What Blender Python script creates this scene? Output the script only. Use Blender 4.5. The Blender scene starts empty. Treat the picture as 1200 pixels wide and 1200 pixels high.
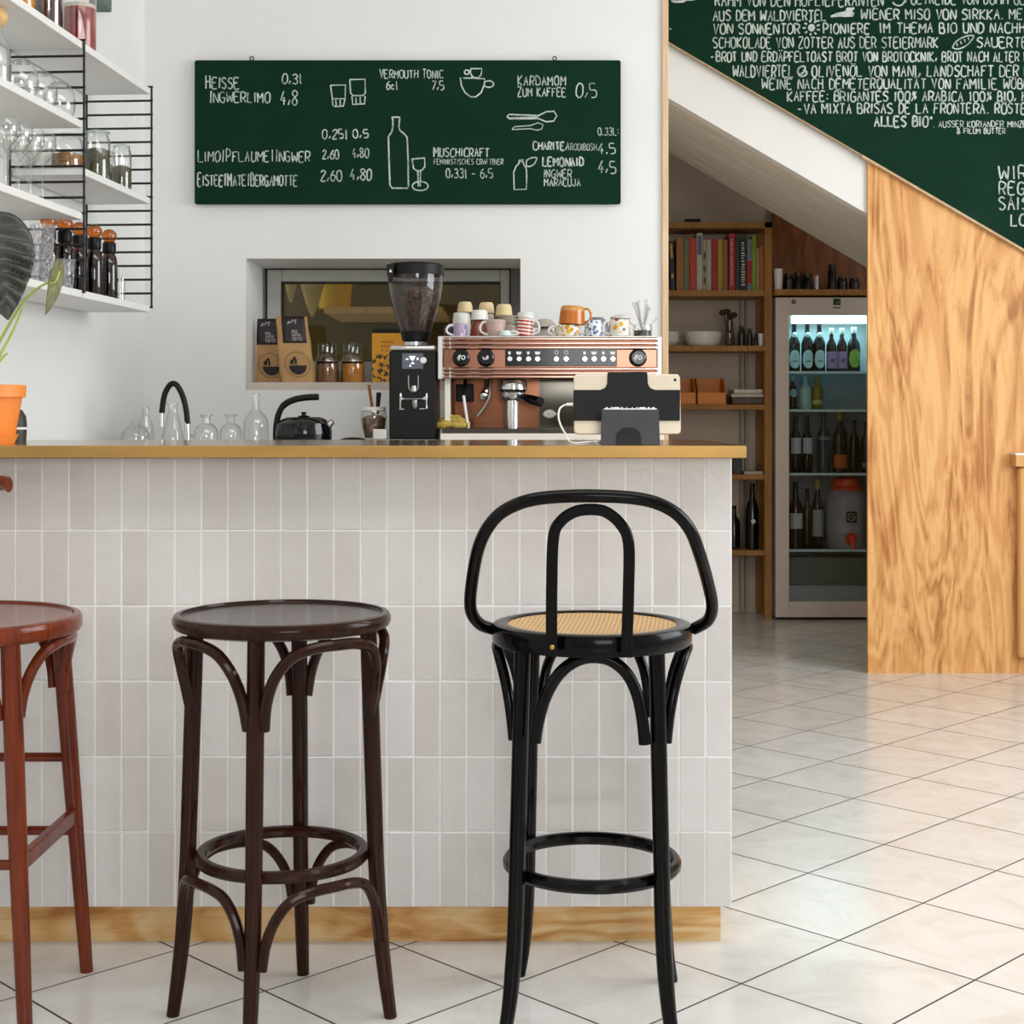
import bpy, bmesh, math, random
from mathutils import Vector, Matrix, Euler, noise
random.seed(7)
sc = bpy.context.scene
COL = sc.collection
PI = math.pi
# ---------------------------------------------------------------- camera, world, lights, exposure
F, HX, HY, H = 1790.0, 600.0, 485.0, 1.168      # focal length and horizon of the photograph, camera height
cam = bpy.data.cameras.new('camera'); cam_o = bpy.data.objects.new('camera', cam); COL.objects.link(cam_o)
cam_o.location = (0, 0, H); cam_o.rotation_euler = (PI/2, 0, 0)
cam.sensor_width = 36; cam.lens = F/1200*36; cam.shift_y = (HY-600)/1200
cam.clip_start = .05; cam.clip_end = 60
sc.camera = cam_o
w = bpy.data.worlds.new('daylight'); sc.world = w; w.use_nodes = True
bg = w.node_tree.nodes['Background']; bg.inputs[0].default_value = (.90, .95, 1, 1); bg.inputs[1].default_value = 0.8
sc.view_settings.view_transform = 'Standard'; sc.view_settings.look = 'None'
sc.view_settings.gamma = 1; sc.view_settings.exposure = 0.0; sc.view_settings.use_curve_mapping = False
def area(name, loc, target, sx, sy, power, color=(1, 1, 1)):
    l = bpy.data.lights.new(name, 'AREA'); l.shape = 'RECTANGLE'; l.size = sx; l.size_y = sy; l.energy = power; l.color = color
    o = bpy.data.objects.new(name, l); COL.objects.link(o); o.location = loc
    o.rotation_euler = (Vector(target)-Vector(loc)).to_track_quat('-Z', 'Y').to_euler(); return o
area('shop_window_light', (1.2, -2.95, 1.95), (-1.1, 4, 1.2), 1.9, 1.4, 66, (.95, .975, 1))
area('side_window_light', (3.95, 3.7, 1.9), (-1, 4.6, 1.7), 2.6, 1.9, 118, (.93, .968, 1))
area('ceiling_light', (0.4, 2.3, 3.12), (0.4, 2.7, 0), 3.0, 1.0, 38, (.99, .99, 1))
def lamp(name, loc, power, color, r=.05):
    l = bpy.data.lights.new(name, 'POINT'); l.energy = power; l.color = color; l.shadow_soft_size = r
    o = bpy.data.objects.new(name, l); COL.objects.link(o); o.location = loc; return o

def at(x, y, Y): return Vector(((x-HX)*Y/F, Y, H-(y-HY)*Y/F))
def ax(x, Y): return (x-HX)*Y/F
def az(y, Y): return H-(y-HY)*Y/F
# ---------------------------------------------------------------- mesh builder
class MB:
    def __init__(s): s.v = []; s.f = []; s.m = []; s.cur = 0
    def add(s, vs, fs):
        o = len(s.v); s.v += [Vector(v) for v in vs]
        for f in fs: s.f.append([i+o for i in f]); s.m.append(s.cur)
        return s
    def box(s, a, b):
        x0, x1 = sorted((a[0], b[0])); y0, y1 = sorted((a[1], b[1])); z0, z1 = sorted((a[2], b[2]))
        return s.add([(x0,y0,z0),(x1,y0,z0),(x1,y1,z0),(x0,y1,z0),(x0,y0,z1),(x1,y0,z1),(x1,y1,z1),(x0,y1,z1)],
            [(0,3,2,1),(4,5,6,7),(0,1,5,4),(1,2,6,5),(2,3,7,6),(3,0,4,7)])
    def pbox(s, x0, y0, x1, y1, Y, d):     # box whose front face sits at depth Y
        a = at(x0, y0, Y); b = at(x1, y1, Y); return s.box((a.x, Y, a.z), (b.x, Y+d, b.z))
    def prism(s, poly, y0, y1):            # polygon in XZ
        n = len(poly); vs = [(p[0], y0, p[1]) for p in poly]+[(p[0], y1, p[1]) for p in poly]
        return s.add(vs, [list(range(n)), list(range(2*n-1, n-1, -1))]+[(i, i+n, (i+1) % n+n, (i+1) % n) for i in range(n)])
    def lathe(s, prof, c=(0, 0, 0), n=24, rot=None):
        c = Vector(c); vs = []; rings = []
        for r, z in prof:
            if r < 1e-6: rings.append([len(vs)]); vs.append(Vector((0, 0, z)))
            else:
                rings.append(list(range(len(vs), len(vs)+n)))
                for k in range(n):
                    a = 2*PI*k/n; vs.append(Vector((r*math.cos(a), r*math.sin(a), z)))
        fs = []
        for A, B in zip(rings, rings[1:]):
            if len(A) == 1 and len(B) == 1: continue
            for k in range(n):
                k2 = (k+1) % n
                if len(A) == 1: fs.append((A[0], B[k2], B[k]))
                elif len(B) == 1: fs.append((A[k], A[k2], B[0]))
                else: fs.append((A[k], A[k2], B[k2], B[k]))
        if rot is not None: vs = [rot @ v for v in vs]
        return s.add([v+c for v in vs], fs)
    def tube(s, pts, r, n=8, closed=False, ref=None, ry=None):
        pts = [Vector(p) for p in pts]; m = len(pts); vs = []; fs = []; prev = None
        for i, p in enumerate(pts):
            if closed: t = pts[(i+1) % m]-pts[i-1]
            else: t = pts[min(i+1, m-1)]-pts[max(i-1, 0)]
            t = t.normalized() if t.length > 1e-9 else Vector((0, 0, 1))
            if ref is not None: sd = t.cross(Vector(ref)).normalized()
            elif prev is None:
                a = Vector((0, 0, 1)) if abs(t.z) < .9 else Vector((1, 0, 0)); sd = t.cross(a).normalized()
            else: sd = (prev-t*prev.dot(t)).normalized()
            prev = sd; up = t.cross(sd)
            rr = r[i] if isinstance(r, (list, tuple)) else r
            r2 = rr if ry is None else (ry[i] if isinstance(ry, (list, tuple)) else ry)
            for k in range(n):
                a = 2*PI*(k+.5)/n; vs.append(p+sd*rr*math.cos(a)+up*r2*math.sin(a))
        for i in range(m if closed else m-1):
            for k in range(n):
                a = i*n; b = ((i+1) % m)*n; fs.append((a+k, a+(k+1) % n, b+(k+1) % n, b+k))
        if not closed: fs += [list(range(n-1, -1, -1)), list(range((m-1)*n, m*n))]
        return s.add(vs, fs)
    def rings(s, rs, cap=True):            # loft of equal closed rings
        n = len(rs[0]); vs = [p for r in rs for p in r]; fs = []
        for i in range(len(rs)-1):
            for k in range(n): fs.append((i*n+k, i*n+(k+1) % n, (i+1)*n+(k+1) % n, (i+1)*n+k))
        if cap: fs += [list(range(n-1, -1, -1)), list(range((len(rs)-1)*n, len(rs)*n))]
        return s.add(vs, fs)
    def ball(s, c, r, n=14, sz=None):
        sz = sz or (1, 1, 1); k = max(4, n//2)
        o = len(s.v); s.lathe([(r*math.sin(PI*i/k), -r*math.cos(PI*i/k)) for i in range(k+1)], (0, 0, 0), n)
        for i in range(o, len(s.v)):
            v = s.v[i]; s.v[i] = Vector((v.x*sz[0]+c[0], v.y*sz[1]+c[1], v.z*sz[2]+c[2]))
        return s
    def xf(s, M, start=0):
        for i in range(start, len(s.v)): s.v[i] = M @ s.v[i]
        return s
    def build(s, name, mats, parent=None, loc=None, world=False, smooth=True, bevel=0, seg=2, label=None, ang=35):
        me = bpy.data.meshes.new(name)
        org = Vector((0, 0, 0))
        if parent is not None and world:
            p = parent
            while p: org += p.location; p = p.parent
        elif loc is not None and world: org = Vector(loc)
        me.from_pydata([v-org for v in s.v], [], s.f)
        mats = mats if isinstance(mats, (list, tuple)) else [mats]
        for m in mats: me.materials.append(m)
        if len(mats) > 1: me.polygons.foreach_set('material_index', s.m)
        b = bmesh.new(); b.from_mesh(me); bmesh.ops.recalc_face_normals(b, faces=b.faces); b.to_mesh(me); b.free()
        if smooth:
            me.shade_smooth(); me.set_sharp_from_angle(angle=math.radians(ang))
        o = bpy.data.objects.new(name, me); COL.objects.link(o)
        if parent is not None: o.parent = parent
        if loc is not None: o.location = loc
        if bevel:
            d = o.modifiers.new('bevel', 'BEVEL'); d.width = bevel; d.segments = seg; d.limit_method = 'ANGLE'; d.angle_limit = math.radians(40)
        if label: o['label'] = label
        return o
def cr(P, k=6, closed=False):              # Catmull-Rom through points
    P = [Vector(p) for p in P]; n = len(P); out = []
    g = (lambda i: P[i % n]) if closed else (lambda i: P[min(max(i, 0), n-1)])
    for i in range(n if closed else n-1):
        a, b, c, d = g(i-1), g(i), g(i+1), g(i+2)
        for j in range(k):
            t = j/k
            out.append(.5*((2*b)+(c-a)*t+(2*a-5*b+4*c-d)*t*t+(3*b-a-3*c+d)*t**3))
    if not closed: out.append(P[-1])
    return out
def tag(o, label, cat, group=None):
    o['label'] = label; o['category'] = cat
    if group: o['group'] = group
    return o
def thing(name, label, cat, loc=(0, 0, 0), rz=0, group=None):
    o = bpy.data.objects.new(name, None); COL.objects.link(o); o.empty_display_size = .05
    o.location = loc; o.rotation_euler = (0, 0, rz); return tag(o, label, cat, group)
def struct(o): o['kind'] = 'structure'; return o
def copy_tree(o, parent=None):
    c = o.copy(); COL.objects.link(c)
    if parent: c.parent = parent
    for ch in list(o.children): copy_tree(ch, c)
    return c
def rotx(a): return Matrix.Rotation(a, 3, 'X')
def roty(a): return Matrix.Rotation(a, 3, 'Y')
FWD = rotx(PI/2)                            # lathe axis z -> towards the camera (-Y)
def circ(c, r, n=32, z=0, a0=0): return [(c[0]+r*math.cos(2*PI*i/n+a0), c[1]+r*math.sin(2*PI*i/n+a0), z) for i in range(n)]
# ---------------------------------------------------------------- materials
def L(c): return tuple(((x/255+.055)/1.055)**2.4 if x/255 > .04045 else x/255/12.92 for x in c)
class NT:
    def __init__(s, name):
        s.m = bpy.data.materials.new(name); s.m.use_nodes = True; s.t = s.m.node_tree; s.N = s.t.nodes; s.N.clear()
        s.out = s.N.new('ShaderNodeOutputMaterial')
    def n(s, typ, ins=None, **kw):
        d = s.N.new('ShaderNode'+typ)
        for k, v in kw.items(): setattr(d, k, v)
        for k, v in (ins or {}).items():
            i = d.inputs[k]
            if hasattr(v, 'links') or isinstance(v, bpy.types.NodeSocket): s.t.links.new(v, i)
            else: i.default_value = v
        return d
    def math(s, op, a, b=0.0, c=0.0): return s.n('Math', {0: a, 1: b, 2: c}, operation=op).outputs[0]
    def ramp(s, fac, stops, interp='LINEAR'):
        d = s.n('ValToRGB', {0: fac}); e = d.color_ramp.elements; d.color_ramp.interpolation = interp
        while len(e) < len(stops): e.new(.5)
        for x, (p, c) in zip(e, stops): x.position = p; x.color = (*c, 1) if len(c) == 3 else c
        return d.outputs[0]
    def mix(s, fac, a, b):
        d = s.n('Mix', {0: fac}, data_type='RGBA')
        for i, v in ((6, a), (7, b)):
            if isinstance(v, bpy.types.NodeSocket): s.t.links.new(v, d.inputs[i])
            else: d.inputs[i].default_value = (*v, 1) if len(v) == 3 else v
        return d.outputs[2]
    def obj(s, scale=(1, 1, 1), kind='Object'):
        t = s.n('TexCoord'); return s.n('Mapping', {0: t.outputs[kind], 3: scale}).outputs[0]
    def noise(s, v, scale, detail=2, rough=.5, dist=0): return s.n('TexNoise', {'Vector': v, 'Scale': scale, 'Detail': detail, 'Roughness': rough, 'Distortion': dist}).outputs[0]
    def pr(s, **kw):
        d = s.n('BsdfPrincipled'); nm = dict(col='Base Color', rough='Roughness', metal='Metallic', normal='Normal', spec='Specular IOR Level', coat='Coat Weight', trans='Transmission Weight', ior='IOR', alpha='Alpha', sheen='Sheen Weight', emc='Emission Color', ems='Emission Strength', sss='Subsurface Weight')
        for k, v in kw.items():
            i = d.inputs[nm[k]]
            if isinstance(v, bpy.types.NodeSocket): s.t.links.new(v, i)
            else: i.default_value = (*v, 1) if isinstance(v, tuple) and len(v) == 3 else v
        if 'coat' in kw: d.inputs['Coat Roughness'].default_value = .08
        s.t.links.new(d.outputs[0], s.out.inputs[0]); return d
    def bump(s, h, st, dist=.01): return s.n('Bump', {'Height': h, 'Strength': st, 'Distance': dist}).outputs[0]
MC = {}
def pm(name, c, rough=.5, metal=0, var=.06, scale=30, bump=0, coat=0, spec=.5, stretch=(1, 1, 1), sheen=0):
    if name in MC: return MC[name]
    t = NT(name); v = t.obj(stretch); nz = t.noise(v, scale, 3)
    a = L(c); lo = tuple(x*(1-var) for x in a); hi = tuple(min(1, x*(1+var)) for x in a)
    kw = dict(col=t.ramp(nz, [(.3, lo), (.7, hi)]), rough=rough, metal=metal, spec=spec)
    if coat: kw['coat'] = coat
    if sheen: kw['sheen'] = sheen
    if bump: kw['normal'] = t.bump(nz, bump, .005)
    t.pr(**kw); MC[name] = t.m; return t.m
def glass(name, tint=(1, 1, 1), edge=.55, rough=.0, refl=1.0, base=.07):
    if name in MC: return MC[name]
    t = NT(name); f = t.n('LayerWeight', {0: .5}).outputs['Facing']
    fr = t.math('MULTIPLY_ADD', t.math('POWER', f, 4.5), .9*refl, base*refl)
    nz = t.noise(t.obj(), 40, 1)
    e = tuple(x*edge for x in tint)
    c = t.mix(t.math('POWER', f, 3.0), tint, e)
    tr = t.n('BsdfTransparent', {0: c}).outputs[0]
    gl = t.n('BsdfGlossy', {0: (1, 1, 1, 1), 1: t.math('MULTIPLY_ADD', nz, .01, rough+.01)}).outputs[0]
    t.t.links.new(t.n('MixShader', {0: fr, 1: tr, 2: gl}).outputs[0], t.out.inputs[0]); MC[name] = t.m; return t.m
def emit(name, c, st):
    t = NT(name); nz = t.noise(t.obj(), 3, 1)
    col = t.ramp(nz, [(0, tuple(x*.95 for x in c)), (1, c)])
    t.t.links.new(t.n('Emission', {0: col, 1: st}).outputs[0], t.out.inputs[0]); return t.m
def wood(name, c1, c2, rough=.35, grain=(1, 1, .08), scale=60, coat=0, bump=.05, spec=.07):
    if name in MC: return MC[name]
    t = NT(name); v = t.obj(grain); nz = t.noise(v, scale, 4, .6, .4); n2 = t.noise(t.obj((1, 1, .4)), 9, 2)
    m = t.math('ADD', t.math('MULTIPLY', nz, .7), t.math('MULTIPLY', n2, .4))
    kw = dict(col=t.ramp(m, [(.35, L(c1)), (.75, L(c2))]), rough=rough, spec=spec, normal=t.bump(nz, bump, .003))
    if coat: kw['coat'] = coat
    t.pr(**kw); MC[name] = t.m; return t.m
def plywood(name, light, mid, dark, sx=(1, 1, .22), k=13.0, fine=160, rough=.45, seed=0):
    t = NT(name); tc = t.n('TexCoord'); mp = t.n('Mapping', {0: tc.outputs['Object'], 1: (seed, seed*.3, seed*.7), 3: sx}).outputs[0]
    a = t.noise(mp, 1.9, 4, .55, 1.6)
    s = t.math('MULTIPLY_ADD', t.math('SINE', t.math('MULTIPLY', a, k*3.14)), .5, .5)
    w2 = tuple(q*(1 if q >= 1 else .8) for q in sx)
    flame = t.noise(t.n('Mapping', {0: tc.outputs['Object'], 1: (seed, 0, 1), 3: w2}).outputs[0], 8, 5, .62, 1.8)
    fib = t.noise(t.n('Mapping', {0: tc.outputs['Object'], 3: tuple(1 if q >= 1 else .03 for q in sx)}).outputs[0], fine, 3, .6)
    blot = t.noise(mp, 5, 3)
    fl = t.n('MapRange', {0: flame, 1: .47, 2: .62, 3: 0.0, 4: 1.0}).outputs[0]
    m = t.math('ADD', t.math('MULTIPLY', s, .24), t.math('ADD', t.math('MULTIPLY', fib, .22), t.math('ADD', t.math('MULTIPLY', blot, .3), t.math('MULTIPLY', fl, .26))))
    t.pr(col=t.ramp(m, [(.26, L(light)), (.46, L(mid)), (.76, L(dark))]), rough=rough, spec=.3, normal=t.bump(fib, .04, .002)); return t.m
M_white = pm('painted wall white', (232, 231, 228), .75, var=.02, scale=3, bump=.02)
M_whitem = pm('white lacquered metal', (236, 235, 232), .4, var=.02)
M_blk = pm('black matte metal', (14, 13, 13), .45, var=.15, spec=.25)
M_blkpl = pm('black plastic', (10, 10, 11), .4, var=.1, spec=.25)
M_blkgl = pm('black gloss plastic', (6, 6, 7), .12, var=.1, spec=.35)
M_chrome = pm('polished chrome', (215, 215, 215), .12, 1, var=.03)
M_steel = pm('brushed steel', (175, 172, 168), .32, 1, var=.06)
M_brass = pm('brushed brass', (176, 138, 78), .42, .75, var=.14, scale=14, bump=.03, stretch=(.2, 1, 1))
M_clear = glass('clear glass', (.965, .975, .97), .42, base=.10)
M_frame = glass('window glass', (.9, .87, .72), .8, base=.02)
M_porc = pm('white porcelain', (236, 232, 226), .2, var=.02)
M_chalk = None
def mk_chalk(name, board):
    t = NT(name); v = t.obj(); n1 = t.noise(v, 190, 3, .7); n2 = t.noise(v, 22, 2)
    f = t.math('ADD', t.math('MULTIPLY', n1, .75), t.math('MULTIPLY', n2, .35))
    t.pr(col=t.ramp(f, [(.36, board), (.52, L((176, 186, 178))), (.72, L((222, 226, 220)))]), rough=.9, spec=.1); return t.m
def mk_board(name, c):
    t = NT(name); v = t.obj((1, 1, 1)); n1 = t.noise(v, 1.6, 5, .6, .5); n2 = t.noise(t.obj((.4, 1, 2)), 7, 4, .65, 1)
    f = t.math('ADD', t.math('MULTIPLY', n1, .6), t.math('MULTIPLY', n2, .4))
    a = L(c); t.pr(col=t.ramp(f, [(.3, tuple(x*.82 for x in a)), (.55, a), (.8, tuple(x*1.25+.006 for x in a))]), rough=.7, spec=.12); return t.m
# ---------------------------------------------------------------- chalk lettering: a stroke font
G = {'A':'003960/1454','B':'00094958564505/4564625000','C':'6849290702205061','D':'00093967623000','E':'69090060/0545','F':'690900/0545','G':'684929070220506434',
'H':'0900/6960/0565','I':'3930','J':'5952402002','K':'0900/690460','L':'090060','M':'0009346960','N':'00096069','O':'2907022040626749 29','P':'00094968664404',
'Q':'290702204062674929/4260','R':'00094968664404/3460','S':'6849290716546240200 1','T':'0969/3930','U':'090220406269','V':'093069','W':'0910365069','X':'0960/6900','Y':'093569/3530','Z':'09690060',
'0':'2907022040626749 29','1':'173930','2':'072949670060','3':'082949674525/45636140 1001','4':'490363/4540','5':'5909054564614010','6':'5916022040626445 05','7':'096920','8':'35071949673502204062 35','9':'6535060829496840',
',':'4320','.':'303130','-':'0454','|':'3b30','%':'6900/172938261 7/435564524 3','*':'3936/1847/1748','&':'60082849470310306 4',':':'3233/3637','l':'293130 40','c':'5435150130 51','+':'3731/0464'}
ADV = {'I': 2.2, '.': 2, ',': 2.4, ':': 2, '|': 4.2, '1': 3.6, ' ': 3.2, 'l': 3, 'M': 7.2, 'W': 7.6, 'c': 5, '*': 5}
def glyph(ch):
    ex = ''
    if ch in 'ÄÖÜ': ex = '/1a1b/5a5b'; ch = {'Ä': 'A', 'Ö': 'O', 'Ü': 'U'}[ch]
    st = G.get(ch, '').replace(' ', '')+ex; out = []
    for s in st.split('/'):
        s = s[:len(s)//2*2]
        if s: out.append([(int(s[i], 16), int(s[i+1], 16)) for i in range(0, len(s), 2)])
    return out
def ribbon(mb, pts, wd, Y, th=.0012):
    o = len(mb.v); mb.tube(pts, wd/2, 5, ref=(0, 1, 0), ry=th)
    return mb
def chalk(mb, text, x0, x1, yt, yb, Y, wd=.006, cap=1.0, jit=.35):
    """write text so that it fills x0..x1, yt..yb of the photograph on the upright plane at depth Y"""
    ws = []; tot = 0
    for i, ch in enumerate(text):
        a = ADV.get(ch, 6)*.86
        ws.append(a); tot += a+(2.3 if i < len(text)-1 else 0)
    k = (x1-x0)/tot; px = x0; h = yb-yt
    for i, (ch, a) in enumerate(zip(text, ws)):
        nar = a < 3.7; sx = k*(1 if not nar else 1); hh = h*(1 if not (cap > 1 and (i > 0 and text[i-1] not in ' |')) else 1/cap)
        dy = random.uniform(-.4, .4)*h*.08; sl = random.uniform(-.06, .08); sw = random.uniform(.92, 1.05)
        for st in glyph(ch):
            P = []
            for gx, gy in st:
                gx2 = (gx-3)*.8+a/2 if nar else gx*a/6
                u = px+(gx2*sw+random.uniform(-jit, jit)*.5)*sx+sl*gy*sx
                v = yb-(gy+random.uniform(-jit, jit)*.6)/9*hh+dy
                P.append(at(u, v, Y))
            if len(P) > 3: P = cr(P, 3)
            ribbon(mb, P, wd*.88*random.uniform(.82, 1.15), Y)
        px += (a+2.3)*k
def chalkline(mb, pts, Y, wd=.006, sm=True, sc_=None, off=None):
    """drawing given in photograph pixels"""
    P = [at(x, y, Y) for x, y in pts]
    if sm: P = cr(P, 4)
    ribbon(mb, P, wd, Y)
# ---------------------------------------------------------------- the room
YB = 5.90                                   # back wall behind the bar
def wallx(Y): return -1.467+.0726*(Y-5.24)  # left wall, slightly out of square
TH = math.atan(.0726)
# floor: rectangular tiles laid on the diagonal
t = NT('floor tiles'); tc = t.n('TexCoord').outputs['Object']
A = (.229, -.238); B = (.256, .258); O = (.726, 3.389); det = A[0]*B[1]-B[0]*A[1]
def dot2(a, b, c): return t.math('ADD', t.n('VectorMath', {0: tc, 1: (a, b, 0)}, operation='DOT_PRODUCT').outputs['Value'], c)
ii = dot2(B[1]/det, -B[0]/det, -(B[1]*O[0]-B[0]*O[1])/det)
jj = dot2(-A[1]/det, A[0]/det, -(-A[1]*O[0]+A[0]*O[1])/det)
def edge(v): return t.math('ABSOLUTE', t.math('SUBTRACT', v, t.math('ROUND', v)))
ed = t.math('MINIMUM', edge(ii), edge(jj))
gr = t.n('MapRange', {0: ed, 1: .005, 2: .009, 3: 1.0, 4: 0.0}).outputs[0]
cell = t.n('CombineXYZ', {0: t.math('FLOOR', ii), 1: t.math('FLOOR', jj)}).outputs[0]
wn = t.n('TexWhiteNoise', {0: cell}, noise_dimensions='3D').outputs[0]
off = t.n('VectorMath', {0: tc, 1: t.n('VectorMath', {0: cell, 1: (3.7, 5.1, 2.2)}, operation='MULTIPLY').outputs[0]}, operation='ADD').outputs[0]
cl = t.noise(off, 5, 6, .65, 1.2)
base = t.ramp(cl, [(.3, L((212, 207, 199))), (.5, L((223, 220, 214))), (.7, L((229, 227, 223)))])
base = t.mix(t.math('MULTIPLY', wn, .22), base, L((206, 199, 189)))
colr = t.mix(gr, base, L((52, 46, 42)))
t.pr(col=colr, rough=t.math('MULTIPLY_ADD', gr, .5, t.math('MULTIPLY_ADD', cl, .16, .12)), spec=.5, normal=t.bump(t.math('SUBTRACT', t.math('MULTIPLY', cl, .12), gr), .25, .004))
M_floor = t.m
struct(MB().box((-2.4, -3.2, -.12), (4.4, 9.6, 0)).build('floor', M_floor, smooth=False))
# left wall
mb = MB(); pts = [(-3.0, wallx(-3.0)), (YB+.1, wallx(YB+.1))]
mb.add([(pts[0][1], pts[0][0], 0), (pts[1][1], pts[1][0], 0), (pts[1][1]-.2, pts[1][0], 0), (pts[0][1]-.2, pts[0][0], 0),
        (pts[0][1], pts[0][0], 3.2), (pts[1][1], pts[1][0], 3.2), (pts[1][1]-.2, pts[1][0], 3.2), (pts[0][1]-.2, pts[0][0], 3.2)],
       [(0, 1, 2, 3), (7, 6, 5, 4), (0, 4, 5, 1), (1, 5, 6, 2), (2, 6, 7, 3), (3, 7, 4, 0)])
struct(mb.build('wall_left', M_white, smooth=False))
# back wall with the window niche
nx0, nx1 = ax(288, YB), ax(610, YB); nz1, nz0 = az(303, YB), az(448, YB); XE = ax(775.5, YB); YW = 6.34
mb = MB()
mb.box((-1.9, YB, 0), (nx0, YW+.08, 3.2)); mb.box((nx1, YB, 0), (XE, YW+.08, 3.2))
mb.box((nx0, YB, 0), (nx1, YW+.08, nz0-.03)); mb.box((nx0, YB, nz1), (nx1, YW+.08, 3.2))
struct(mb.build('wall_back', M_white, smooth=False))
mb = MB().box((nx0+.001, YB+.002, nz0-.03), (nx1-.001, YW, nz0))
struct(mb.build('trim_1', pm('worn painted sill', (205, 194, 182), .6, var=.12, scale=12), smooth=False))
M_pine = wood('pale pine edge', (205, 170, 130), (232, 205, 170), .5)
struct(MB().box((XE, YB-.012, 0), (ax(783, YB), YW+.08, 3.2)).build('trim_2', M_pine, smooth=False, bevel=.003))
# window frame in the niche
M_wf = pm('grey white window frame', (176, 176, 168), .4, var=.03)
M_gasket = pm('dark rubber gasket', (20, 20, 19), .6)
wx0, wx1, wz1 = ax(311, YW), nx1, nz1-.0
wn_ = MB(); wn_.box((nx0, YW-.02, nz0), (ax(312, YW), YW+.06, nz1)); wn_.box((ax(598, YW), YW-.02, nz0), (nx1, YW+.06, nz1)); wn_.box((nx0, YW-.02, az(316, YW)), (nx1, YW+.06, nz1))
win = struct(wn_.build('window_1', pm('window casing', (150, 146, 138), .5, var=.03), smooth=False))
def ring(mb, x0, y0, x1, y1, t_, Y, d):
    mb.pbox(x0, y0, x0+t_[0], y1, Y, d); mb.pbox(x1-t_[2], y0, x1, y1, Y, d)
    mb.pbox(x0+t_[0], y0, x1-t_[2], y0+t_[1], Y, d); mb.pbox(x0+t_[0], y1-t_[3], x1-t_[2], y1, Y, d)
mb = MB(); ring(mb, 311, 314, 598.5, 452, (2, 2, 1, 1), YW-.028, .05); mb.cur = 0; mb.build('gasket', M_gasket, win, smooth=False)
mb = MB(); ring(mb, 313, 316, 597, 452, (17, 14.5, 11, 29), YW-.045, .05); mb.build('window_sash', M_wf, win, smooth=False, bevel=.004)
mb = MB(); ring(mb, 329.5, 330, 586.5, 423.5, (1.5, 2, 1, 1), YW-.047, .03); mb.build('glazing_seal', M_gasket, win, smooth=False)
mb = MB(); mb.pbox(330, 331, 586.5, 423.5, YW-.01, .006); mb.build('pane', M_frame, win, smooth=False)
# ceiling, right wall with its big window, front wall with shop window, rear walls of the nook and the kitchen
struct(MB().box((-2.4, -3.2, 3.2), (4.4, 9.6, 3.35)).build('ceiling', M_white, smooth=False))
mb = MB(); mb.box((4.1, -3.2, 0), (4.3, -.2, 3.2)); mb.box((4.1, 5.0, 0), (4.3, 9.6, 3.2)); mb.box((4.1, -.2, 0), (4.3, 5.0, .35)); mb.box((4.1, -.2, 2.85), (4.3, 5.0, 3.2))
struct(mb.build('wall_right', M_white, smooth=False))
mb = MB(); mb.box((-2.4, -3.2, 0), (.2, -3.0, 3.2)); mb.box((2.3, -3.2, 0), (4.3, -3.0, 3.2)); mb.box((.2, -3.2, 2.75), (2.3, -3.0, 3.2)); mb.box((.2, -3.2, 0), (2.3, -3.0, 1.15))
struct(mb.build('wall_front', M_white, smooth=False))
YR = 9.02
M_nook = pm('nook wall', (212, 196, 176), .8, var=.03, scale=4)  # wall colour warmed to stand for the warm light in the nook
struct(MB().box((-2.4, YR, 0), (4.3, YR+.15, 3.2)).build('wall_rear', M_nook, smooth=False))
struct(MB().box((XE-.1, YW+.08, 0), (XE, YR, 3.2)).build('wall_passage', M_nook, smooth=False))
# kitchen behind the window
struct(MB().box((-1.9, 8.0, 0), (XE-.1, 8.08, 3.2)).build('wall_kitchen', pm('kitchen wall', (84, 70, 38), .8, var=.25, scale=3), smooth=False))
# pipes / battens on the nook wall
mb = MB()
for x in (868, 874.5): mb.box((ax(x, 9.0)-.008, 8.985, 0), (ax(x, 9.0)+.008, YR, 2.3))
struct(mb.build('trim_3', pm('wall conduit', (170, 156, 142), .6), smooth=False))
# ---- stairs: white stringer, sloping soffit
YS = 6.877
def sl(y0, Y): return lambda x: y0+.588*(x-780)     # sloped line in the photograph
def slope_pt(x, y780, Y, k=.583): return (ax(x, Y), az(y780+k*(x-780), Y))
def slab(y780a, y780b, Y, d, x0=560, x1=1330, k=.583):
    a0 = slope_pt(x0, y780a, Y, k); a1 = slope_pt(x1, y780a, Y, k); b1 = slope_pt(x1, y780b, Y, k); b0 = slope_pt(x0, y780b, Y, k)
    return [a0, a1, b1, b0]
mb = MB().prism(slab(20, 113, YS+.02, .08), YS+.02, YS+.10); struct(mb.build('wall_stair', M_white, smooth=False))
t = NT('plastered soffit boards'); v = t.obj(); 
rot = t.n('Mapping', {0: t.n('TexCoord').outputs['Object'], 2: (0, math.radians(30.3), 0)}).outputs[0]
st = t.n('Mapping', {0: rot, 3: (.25, 5, 1)}).outputs[0]
nz = t.noise(st, 5, 5, .65)
t.pr(col=t.ramp(nz, [(.3, L((206, 197, 185))), (.7, L((232, 225, 216)))]), rough=.75, normal=t.bump(nz, .35, .02)); M_soffit = t.m
p = slab(113, 104, YS+.02, 0)
mb = MB().prism(p, YS+.10, 7.95); struct(mb.build('ceiling_stair', M_soffit, smooth=False))
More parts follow.
